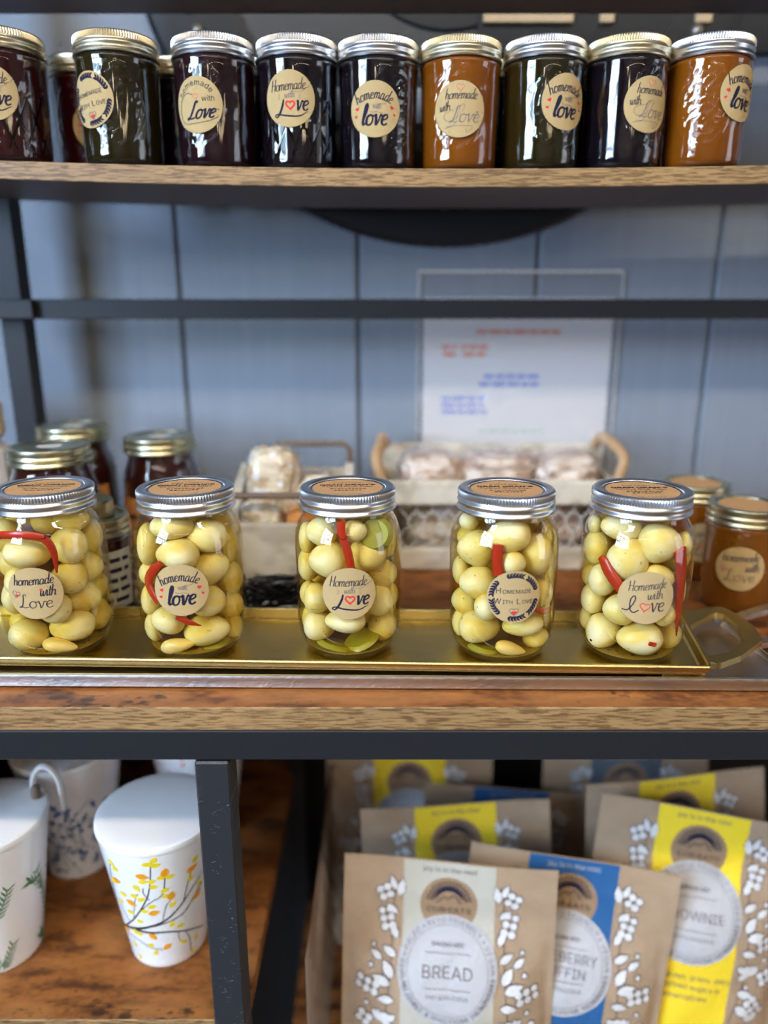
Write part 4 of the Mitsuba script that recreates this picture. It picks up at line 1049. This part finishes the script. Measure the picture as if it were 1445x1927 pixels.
# honey jars on the right
jam_jar(.331, .650, WT, 'plain', 'jelly_clear_honey', 'gold_lid', 'honey jar with a round sticker at the right edge of the worktop', 'honey jars at the right end of the worktop', 'flowing', -25.6, .0458, roll=2, cap=True, far=True)
jam_jar(.3195, .738, WT, 'plain', 'jelly_honey', 'gold_lid', 'honey jar half hidden behind the rightmost pickle jar', 'honey jars at the right end of the worktop', 'heart o', 0, .043, cap=True, far=True)
# ------------------------------------------------------------------ lower left: white mugs with lids
LB = -.56
MH = .139
def mug_R(z):
    return .033 + .02 * np.clip(z / MH, 0, 1)
mugm = lathe([(0, .002), (.028, .0015), (.0305, 0), (.0325, .0006), (.0338, .0030)] + [(float(mug_R(np.array(z))), z) for z in np.linspace(.006, .1310, 14)] + [(.0518, .1316), (.0510, .1318), (0, .1318)], 96)
lidm = lathe([(.0505, .1320), (.0524, .1322), (.0530, .1336), (.0530, .1366), (.0524, .1382), (.0508, .1391), (.040, .1396), (0, .1400)], 96)
Q_MUG, Q_MUGLID = Q(mugm, 'porcelain', 40), Q(lidm, 'porcelain', 40)
def mug(x, y, label):
    k = thing('tea_mug', label, 'mug', None)
    at = T().translate([x, y, LB])
    put('body', Q_MUG, k, at); put('lid', Q_MUGLID, k, at)
    return k, at
def mug_fn(v, off):                       # (angle in degrees, height in mm) on the mug's side
    a, z = np.radians(v[:, 0]), v[:, 1] / 1000
    r = mug_R(z) + off
    return np.column_stack([r * np.sin(a), -r * np.cos(a), z])
def asp(pts):                             # drawn in (mm along the girth, mm up)
    return np.asarray(pts, float) * [.75, 1]
def mug_fn2(v, off):
    return mug_fn(v / [.75, 1], off)

m2, at2 = mug(-.197, .5515, 'white lidded mug printed with a branch of yellow and orange leaves beside the steel post')
B = Print()
for pts, w in (([(-66.5, 31.7), (-46, 41), (-26.1, 46), (-2.7, 52.3), (18.8, 59.5), (37.6, 73.1), (48.4, 83.4), (62, 93)], [.8, 1.5, 1.9, 1.6, 1.3, 1, .8, .6]), ([(-27, 45.8), (-4, 45.0), (17.3, 44), (41.7, 37), (71.2, 26)], [1.6, 1.5, 1.2, 1, .7]),
               ([(-44, 42), (-25, 56), (-11.9, 69.4), (-2, 83), (2, 91.2), (5.8, 105.1), (8.3, 122.7)], [1.1, 1.0, .9, .8, .7, .6, .5]), ([(-11.9, 69.4), (2.3, 80.9), (16, 89.3), (20.2, 108.3)], .6), ([(-52, 40), (-50, 62), (-46, 86), (-40, 108), (-36, 118)], [.8, .7, .6, .5, .4]),
               ([(-.5, 52.4), (20.7, 56), (37.3, 60), (51, 71.9), (62, 82)], .8), ([(-56, 36), (-25, 33), (-8.2, 26.8), (10.2, 23.2)], .5), ([(39.2, 38), (45.7, 24), (47.5, 8)], .6), ([(-21.9, 60), (-14.4, 81.4), (-9.3, 90.6)], .45),
               ([(13, 58), (18.2, 74.3), (24.3, 80.8)], .5), ([(30, 41), (30.7, 32), (34, 25.2)], .45), ([(2, 84), (-3, 92), (-2, 98)], .5), ([(37, 72), (42, 90), (47, 104)], .5), ([(-50, 60), (-58, 72), (-62, 84)], .5), ([(-30, 52), (-38, 64), (-40, 76)], .45)):
    B.stroke(asp(pts), np.array(w) * 1.5 if np.ndim(w) else w * 1.5, 6)
put('branch', B.mesh(mug_fn2, .00025), m2, at2, mat='branch_ink', label='dark brown printed branch')
LV = [(5.8, 124.3, 0), (11.7, 128.4, 60), (13.0, 122.5, 10), (17.4, 108.1, 0), (25.1, 106.7, 15), (-1.1, 105.0, 0), (-8.9, 97.1, -60), (8.4, 98.8, 0), (18.9, 93.0, 20), (3.8, 76.2, 15), (-5.4, 70.7, 10), (23.2, 52.3, 70), (33.6, 46.8, -10), (-5.7, 29.2, 0), (-1.0, 20.5, 80), (-33.4, 24.4, -50),
      (46.0, 95.7, 70), (50.9, 113.2, 60), (36.5, 25.7, -40), (56.3, 21.4, 70), (50.5, 8.6, 60), (-28.3, 85.4, 0), (-13.9, 87.7, 10), (-34, 118, -40), (25.8, 75.1, 40), (19.3, 86.4, 0), (58.1, 83.4, 50), (-6.5, 84.7, 30), (-13.8, 57.5, 0), (-26.1, 42.7, 70), (-18.3, 41.4, 0), (7.4, 105.0, 0), (-30, 113, 20), (-40, 96, 60), (-37, 74, 30), (53.6, 70.3, 40), (-24, 66, 0), (-30, 10, 40)]
Y, O = Print(), Print()
for i, (a, z, t) in enumerate(LV):
    p = asp([(a, z)])[0]; L = [8.6, 7.2, 8.0][i % 3]
    Y.leaf(p[0] - L / 2 * math.cos(math.radians(t)), p[1] - L / 2 * math.sin(math.radians(t)), L, 2.5, t)
for a, z, t in ((20.1, 112.9, 80), (-1.0, 110.8, -20), (24.6, 85.2, 80), (-19.7, 78.1, -25), (4.8, 68.8, 15), (-1.0, 40.4, -50), (15.3, 26.7, 30), (47.5, 105.2, 20), (-34.0, 98.6, 10), (-43.5, 38.3, 20), (55, 72, 35)):
    p = asp([(a, z)])[0]; O.leaf(p[0] - 5.2 * math.cos(math.radians(t)), p[1] - 5.2 * math.sin(math.radians(t)), 10.4, 3.1, t)
put('leaves', Y.mesh(mug_fn2, .00035), m2, at2, mat='leaf_yellow', kind='stuff', label='yellow printed leaves')
put('leaves', O.mesh(mug_fn2, .00045), m2, at2, mat='leaf_orange', kind='stuff', label='orange printed leaves')

m1, at1 = mug(-.346, .543, 'white lidded mug printed with green rosemary sprigs cut by the left edge')
G = Print()
def rosemary(pts):
    p = spline(asp(pts), 8); G.stroke(asp(pts), .8, 8)
    d = np.gradient(p, axis=0)
    for i in range(3, len(p), 2):
        t = math.degrees(math.atan2(d[i, 1], d[i, 0]))
        for s in (1, -1): G.leaf(*p[i], 8.5, .75, t + s * 38)
rosemary([(104, 4), (102, 32), (92, 60), (78, 92)]); rosemary([(92, 60), (78, 80), (66, 86)]); rosemary([(24, 2), (33, 12), (43, 30)]); rosemary([(26, 58), (36, 74), (44, 92)])
rosemary([(101, 2), (95, 10), (88, 16)]); rosemary([(23, 1), (20, 16), (12, 30)]); rosemary([(26, 60), (18, 74), (10, 84)])
put('sprig', G.mesh(mug_fn2, .0003), m1, at1, mat='sprig_green', kind='stuff', label='green printed rosemary sprigs')
# the loop of its infuser standing above the rim
lp = [(.0250 + .0005 + .0125 * math.cos(a), .0405, .1395 + .022 * math.sin(a)) for a in np.linspace(0, math.pi, 12)]
put('loop', tube([(lp[0][0], lp[0][1], .118)] + lp + [(lp[-1][0], lp[-1][1], .132)], .0026, 10, flat=1.6), m1, at1 @ T().translate([.014, -.003, 0]), mat='porcelain', smooth=40, label='white carrying loop')
put('toggle', trimesh.creation.capsule(.010, .0042), m1, at1 @ T().translate([.0365, .0235, .1425]), mat='cork', smooth=True, label='brown toggle')

m3, at3 = mug(-.320, .655, 'white lidded mug with blue flowers behind the rosemary mug')
Bl, Te = Print(), Print()
r = np.random.default_rng(5)
for i in range(90):
    a, z = r.uniform(-70, 70), 8 + 92 * r.beta(1.3, 1.6)
    p = asp([(a, z)])[0]
    (Bl if i % 3 else Te).leaf(*p, r.uniform(5, 12), r.uniform(1.2, 3.4), r.uniform(0, 360))
for i in range(10): Te.stroke(asp([(r.uniform(-50, 50), r.uniform(5, 40)), (r.uniform(-50, 50), r.uniform(40, 70)), (r.uniform(-50, 50), r.uniform(60, 100))]), .7, 6)
put('flowers', Bl.mesh(mug_fn2, .0003), m3, at3, mat='flower_blue', kind='stuff', label='blue printed flowers')
put('flowers', Te.mesh(mug_fn2, .0004), m3, at3, mat='flower_teal', kind='stuff', label='dark teal printed leaves')
m4, at4 = mug(-.200, .700, 'white lidded mug with red marks at the back, mostly hidden by the yellow leaf mug')
R4 = Print()
for i in range(14): R4.leaf(*asp([(r.uniform(-50, 50), r.uniform(90, 122))])[0], 6, 1.4, r.uniform(0, 180))
put('flowers', R4.mesh(mug_fn2, .0003), m4, at4, mat='red_ink', kind='stuff', label='small red printed marks')

# ------------------------------------------------------------------ lower right: stand-up pouches of baking mix
PW = .195
def pouch_depth(u, d, H):
    """how far the front bulges at u across and d below the top edge"""
    s = np.clip((d - .045) / .085, 0, 1); s = s * s * (3 - 2 * s)
    w = PW / 2 - .007
    side = np.clip(1 - (np.abs(u) / w) ** 2.3, 0, 1) ** .75
    return .024 * s * side
def pouch_front(v, off):
    u, d = v[:, 0], -v[:, 1]
    y = pouch_depth(u, d, 0)
    p3 = np.stack([u * 38, d * 30, 0 * u], -1)
    wr = (meshkit.fbm(p3 + POUCH_SEED, 3, 2) - .5) * .0050 * np.clip((d - .03) / .05, 0.1, 1) * np.clip((PW / 2 - np.abs(u)) / .02, 0, 1)
    diag = np.abs(((u * 22 + d * 14 + POUCH_SEED) % 1) - .5) * .004 * np.clip((d - .06) / .05, 0, 1) * np.clip((np.abs(u) - .03) / .03, 0, 1) * np.clip((PW / 2 - np.abs(u)) / .012, 0, 1)
    zipl = .0007 * np.exp(-((d - .031) / .004) ** 2)
    curl = .004 * np.sin(u * 22 + POUCH_SEED) * np.clip(1 - d / .05, 0, 1)
    y = y + wr + diag + zipl + curl
    return np.column_stack([u, -y - off, -d])
POUCH_SEED = 0.0
def pouch_mesh(H):
    nu, nd = 53, 61
    u = np.linspace(-PW / 2, PW / 2, nu); d = np.linspace(0, H, nd)
    U, Dd = np.meshgrid(u, d)
    fr = pouch_front(np.column_stack([U.ravel(), -Dd.ravel()]), 0)
    bkk = fr.copy(); bkk[:, 1] = .0012 + .62 * pouch_depth(U.ravel(), Dd.ravel(), H) + .004 * np.sin(U.ravel() * 22 + POUCH_SEED) * -1 * np.clip(1 - Dd.ravel() / .05, 0, 1)
    n = nu * nd
    i, j = np.meshgrid(np.arange(nd - 1), np.arange(nu - 1), indexing='ij')
    a = (i * nu + j).ravel()
    ff = np.concatenate([np.stack([a, a + nu, a + nu + 1], -1), np.stack([a, a + nu + 1, a + 1], -1)])
    f = [ff, ff[:, ::-1] + n]
    def strip(idx):
        for p, q in zip(idx[:-1], idx[1:]):
            f.append(np.array([(p, q, q + n), (p, q + n, p + n)]))
    strip([k for k in range(nu)][::-1]); strip([(nd - 1) * nu + k for k in range(nu)])
    strip([k * nu for k in range(nd)]); strip([k * nu + nu - 1 for k in range(nd)][::-1])
    m = mesh(np.vstack([fr, bkk]), np.concatenate(f))
    trimesh.repair.fix_normals(m)
    return m

def botanic():
    """white berries and leaves beside the stripe (dark outline below, white on top)"""
    Dk, Wh = Print(), Print()
    def berry(x, y, r=.0034):
        Dk.ellipse(x, y, r + .0009, r + .0009, n=14); Wh.ellipse(x, y, r, r, n=14)
    def lf(x, y, L, W, t):
        Dk.leaf(x - .0006 * math.cos(math.radians(t)), y - .0006 * math.sin(math.radians(t)), L + .0016, W + .0011, t); Wh.leaf(x, y, L, W, t)
    for s in (1, -1):
        X = lambda q: -s * q
        A = lambda t: t if s == -1 else 180 - t
        def cluster(x, y, t, n=6):
            for k in range(n):
                c, q = math.cos(math.radians(t)), math.sin(math.radians(t))
                l, o = (k // 2) * .0075, (-.0036 if k % 2 else .0036)
                px = x + c * l - q * o; py = y + q * l + c * o
                berry(X(px), py, .0036 - .0002 * (k // 2))
        Dk.stroke([(X(.046), -.195), (X(.055), -.15), (X(.052), -.10), (X(.050), -.03)], .0008)
        lf(X(.0455), -.036, .017, .0036, A(100)); lf(X(.049), -.030, .014, .0030, A(70))
        cluster(.0545, -.064, 78)
        lf(X(.050), -.106, .017, .0045, A(58)); lf(X(.052), -.112, .018, .0045, A(20))
        cluster(.0655, -.117, 12)
        lf(X(.048), -.124, .016, .0036, A(-8))
        for t in (60, 90, 120, 150): lf(X(.062), -.146, .011, .0028, A(t + 0))
        cluster(.064, -.172, -50)
        lf(X(.050), -.164, .017, .0042, A(-12)); lf(X(.050), -.178, .019, .0045, A(-30)); lf(X(.048), -.150, .012, .0030, A(20))
        lf(X(.047), -.052, .013, .0030, A(40)); lf(X(.046), -.074, .014, .0034, A(62)); lf(X(.047), -.088, .015, .0036, A(30)); lf(X(.046), -.138, .013, .0032, A(-35))
        cluster(.057, -.036, 65, 4); cluster(.072, -.150, 25, 4); lf(X(.060), -.092, .013, .0034, A(35)); lf(X(.060), -.190, .015, .0036, A(5))
        berry(X(.070), -.098, .0022); berry(X(.073), -.132, .0022); berry(X(.068), -.080, .0020)
        berry(X(.055), -.139, .0022); berry(X(.058), -.158, .0020)
    return Dk, Wh
BOT = botanic()

def pouch(label, pos, yaw, roll, tilt, H, stripe, name, seed, dark_ink, full=True):
    global POUCH_SEED
    POUCH_SEED = seed
    k = thing('baking_mix_pouch', label, 'pouch', 'kraft pouches of baking mix')
    at = T().translate(list(pos)) @ T().rotate([0, 0, 1], yaw) @ T().rotate([0, 1, 0], -roll) @ T().rotate([1, 0, 0], -tilt)
    put('bag', pouch_mesh(H), k, at, mat='kraft_paper', smooth=40, label='brown kraft paper bag')
    fn = pouch_front
    S = Print(); S.poly(shapely.box(-.042, -.238, .042, -.0008))
    stp = put('stripe', S.mesh(fn, .0004, edge=.006), k, at, mat=stripe, smooth=40)
    C = Print(); C.disc(.0262, 0, -.0410, rings=7)
    put('emblem_disc', C.mesh(fn, .0007), k, at, mat='emblem_kraft', smooth=40, label='round kraft emblem field')
    E_ = Print(); y0 = -.0385
    for q in range(17):
        t = math.radians(10 + 160 * q / 16)
        for a_, b_ in ((.0145, .0172), (.0182, .0205)):
            E_.stroke([(a_ * math.cos(t), y0 + a_ * math.sin(t)), (b_ * math.cos(t), y0 + b_ * math.sin(t))], .0018, 2)
    E_.stroke([((.0130) * math.cos(t), y0 + (.0130) * math.sin(t)) for t in np.linspace(.25, math.pi - .25, 9)], np.array([.001, .0034, .0040, .0034, .001]), 4)
    E_.stroke([(-.011, y0 - .001), (-.004, y0 + .006), (-.001, y0 + .003), (.004, y0 + .008), (.011, y0 - .001)], .0009, 2)
    E_.text('COR\u00b7EATS', .0048, 0, y0 - .0095, wide=1.25)
    put('emblem', E_.mesh(fn, .0012), k, at, mat='ink', label='dark emblem of rays over mountains with lettering')
    if full:
        Wd = Print(); Wd.disc(.0455, 0, -.0955, rings=10, n=64)
        lab = put('label', Wd.mesh(fn, .0012), k, at, mat='label_white', smooth=40, label='round white product label')
        K = Print(); cy = -.0955
        K.ring_text('GLUTEN FREE \u2022 PALEO \u2022 KETO FRIENDLY \u2022 VEGAN FRIENDLY', .0044, .0390, 90, 0, cy, gap=.24)
        K.ring_text('PURE, SIMPLE, & WHOLESOME INGREDIENTS', .0040, .0428, -90, 0, cy, inside=True, gap=.22)
        K.text('BAKING MIX', .0034, 0, cy + .0195, bold=True)
        K.stroke([(-.021, cy + .0140), (.021, cy + .0140)], .0006, 24); K.stroke([(-.021, cy - .0135), (.021, cy - .0135)], .0006, 24)
        lines = name.split('\n')
        if len(lines) == 1:
            K.text(lines[0], .0096 if len(name) < 6 else .0080, 0, cy - .0052, wide=1.1)
        else:
            K.text(lines[0], .0082, 0, cy + .0020); K.text(lines[1], .0082, 0, cy - .0098)
        K.text('EASY & DELICIOUS', .0030, 0, cy - .0215)
        K.stroke([(.0368 * math.cos(t), cy + .0368 * math.sin(t)) for t in np.linspace(0, 2 * np.pi, 41)[:-1]], .0004, 2, closed=True)
        put('lettering', K.mesh(fn, .0016), lab, at, mat='grey_ink', label='grey lettering')
        I = Print()
        I.text('joy is in the mix!', .0048, 0, -.0098)
        for q, s in enumerate(('free of gluten, grains, dairy,', 'soy, refined sugars or', 'preservatives!')): I.text(s, .0048, 0, -.1560 - .0100 * q)
        put('lettering', I.mesh(fn, .0010), stp, at, mat='grey_ink' if dark_ink else 'label_white', label='lettering on the stripe')
    Dk, Wh = BOT
    put('outline', Dk.mesh(fn, .0004), k, at, mat='branch_ink', kind='stuff', label='dark outlines of the printed plants')
    put('plants', Wh.mesh(fn, .0007), k, at, mat='print_white', kind='stuff', label='white printed berries and leaves')
    return k
PT = 10
def height(z):
    return (z + .7555) / math.cos(math.radians(PT))
for lb, pos, yaw, roll, tilt, st, nm, seed, dk, full in (
    ('kraft pouch with a cream stripe and BREAD on its round label, front row', (.0606, .5663, -.4899), -4.4, -.5, PT, 'stripe_cream', 'BREAD', 0.0, True, True),
    ('blue striped kraft pouch labelled BLUEBERRY MUFFIN, right of the bread pouch', (.1797, .5815, -.4991), -8.9, -5.5, PT, 'stripe_blue', 'BLUEBERRY\nMUFFIN', 3.3, False, True),
    ('kraft pouch with a yellow stripe and BROWNIE on its label at the right edge', (.3083, .6053, -.4652), -5.9, -6.5, PT, 'stripe_yellow', 'BROWNIE', 6.1, True, True),
    ('kraft pouch with a yellow stripe just behind the bread pouch', (.0731, .6515, -.4925), 0, 2.4, PT, 'stripe_yellow', 'BROWNIE', 9.4, True, True),
    ('kraft pouch with a dark blue stripe behind the blueberry muffin pouch', (.1441, .7180, -.5228), 0, -2.9, PT - 3, 'stripe_blue', 'BLUEBERRY\nMUFFIN', 12.7, False, True),
    ('kraft pouch with a yellow stripe half hidden behind the brownie pouch', (.3035, .6640, -.4680), 5.9, 1.2, PT - 2, 'stripe_yellow', 'BROWNIE', 15.2, True, True),
    ('kraft pouch with a yellow stripe in the far back row at the left', (.0300, .7600, -.5000), 0, 0, PT - 6, 'stripe_yellow', 'BREAD', 18.8, True, True),
    ('kraft pouch with a slate stripe in the far back row at the right', (.2850, .7600, -.5000), 0, 0, PT - 6, 'stripe_slate', 'BREAD', 21.1, False, True)):
    pouch(lb, pos, yaw, roll, tilt, height(pos[2]), st, nm, seed, dk, full)

# wire basket side at the left of the pouches
wbk = thing('wire_basket', 'dim wire mesh rack standing left of the pouches on the bottom shelf', 'basket')
ws = []
Xw, ya, yb, za, zb = -.062, .49, .80, -.7555, -.52
for q in range(-9, 12):
    for s in (1, -1):
        y0, y1 = ya + q * .031, ya + q * .031 + .235 * s * .8
        L = LineString([(y0, za), (y1, zb)]).intersection(shapely.box(ya, za, yb, zb))
        if L.is_empty or L.length < .01: continue
        p = np.array(L.coords); ws.append(tube(np.array([(Xw + .001 * s, a_, b_) for a_, b_ in p]), .0011, 5))
put('wire_mesh', join(*ws), wbk, mat='brown_wire', kind='stuff', label='crossed dim wires')
put('frame', join(tube([(Xw, ya, za), (Xw, ya, zb), (Xw, yb, zb), (Xw, yb, za)], .0035, 8)), wbk, mat='brown_wire', smooth=40)
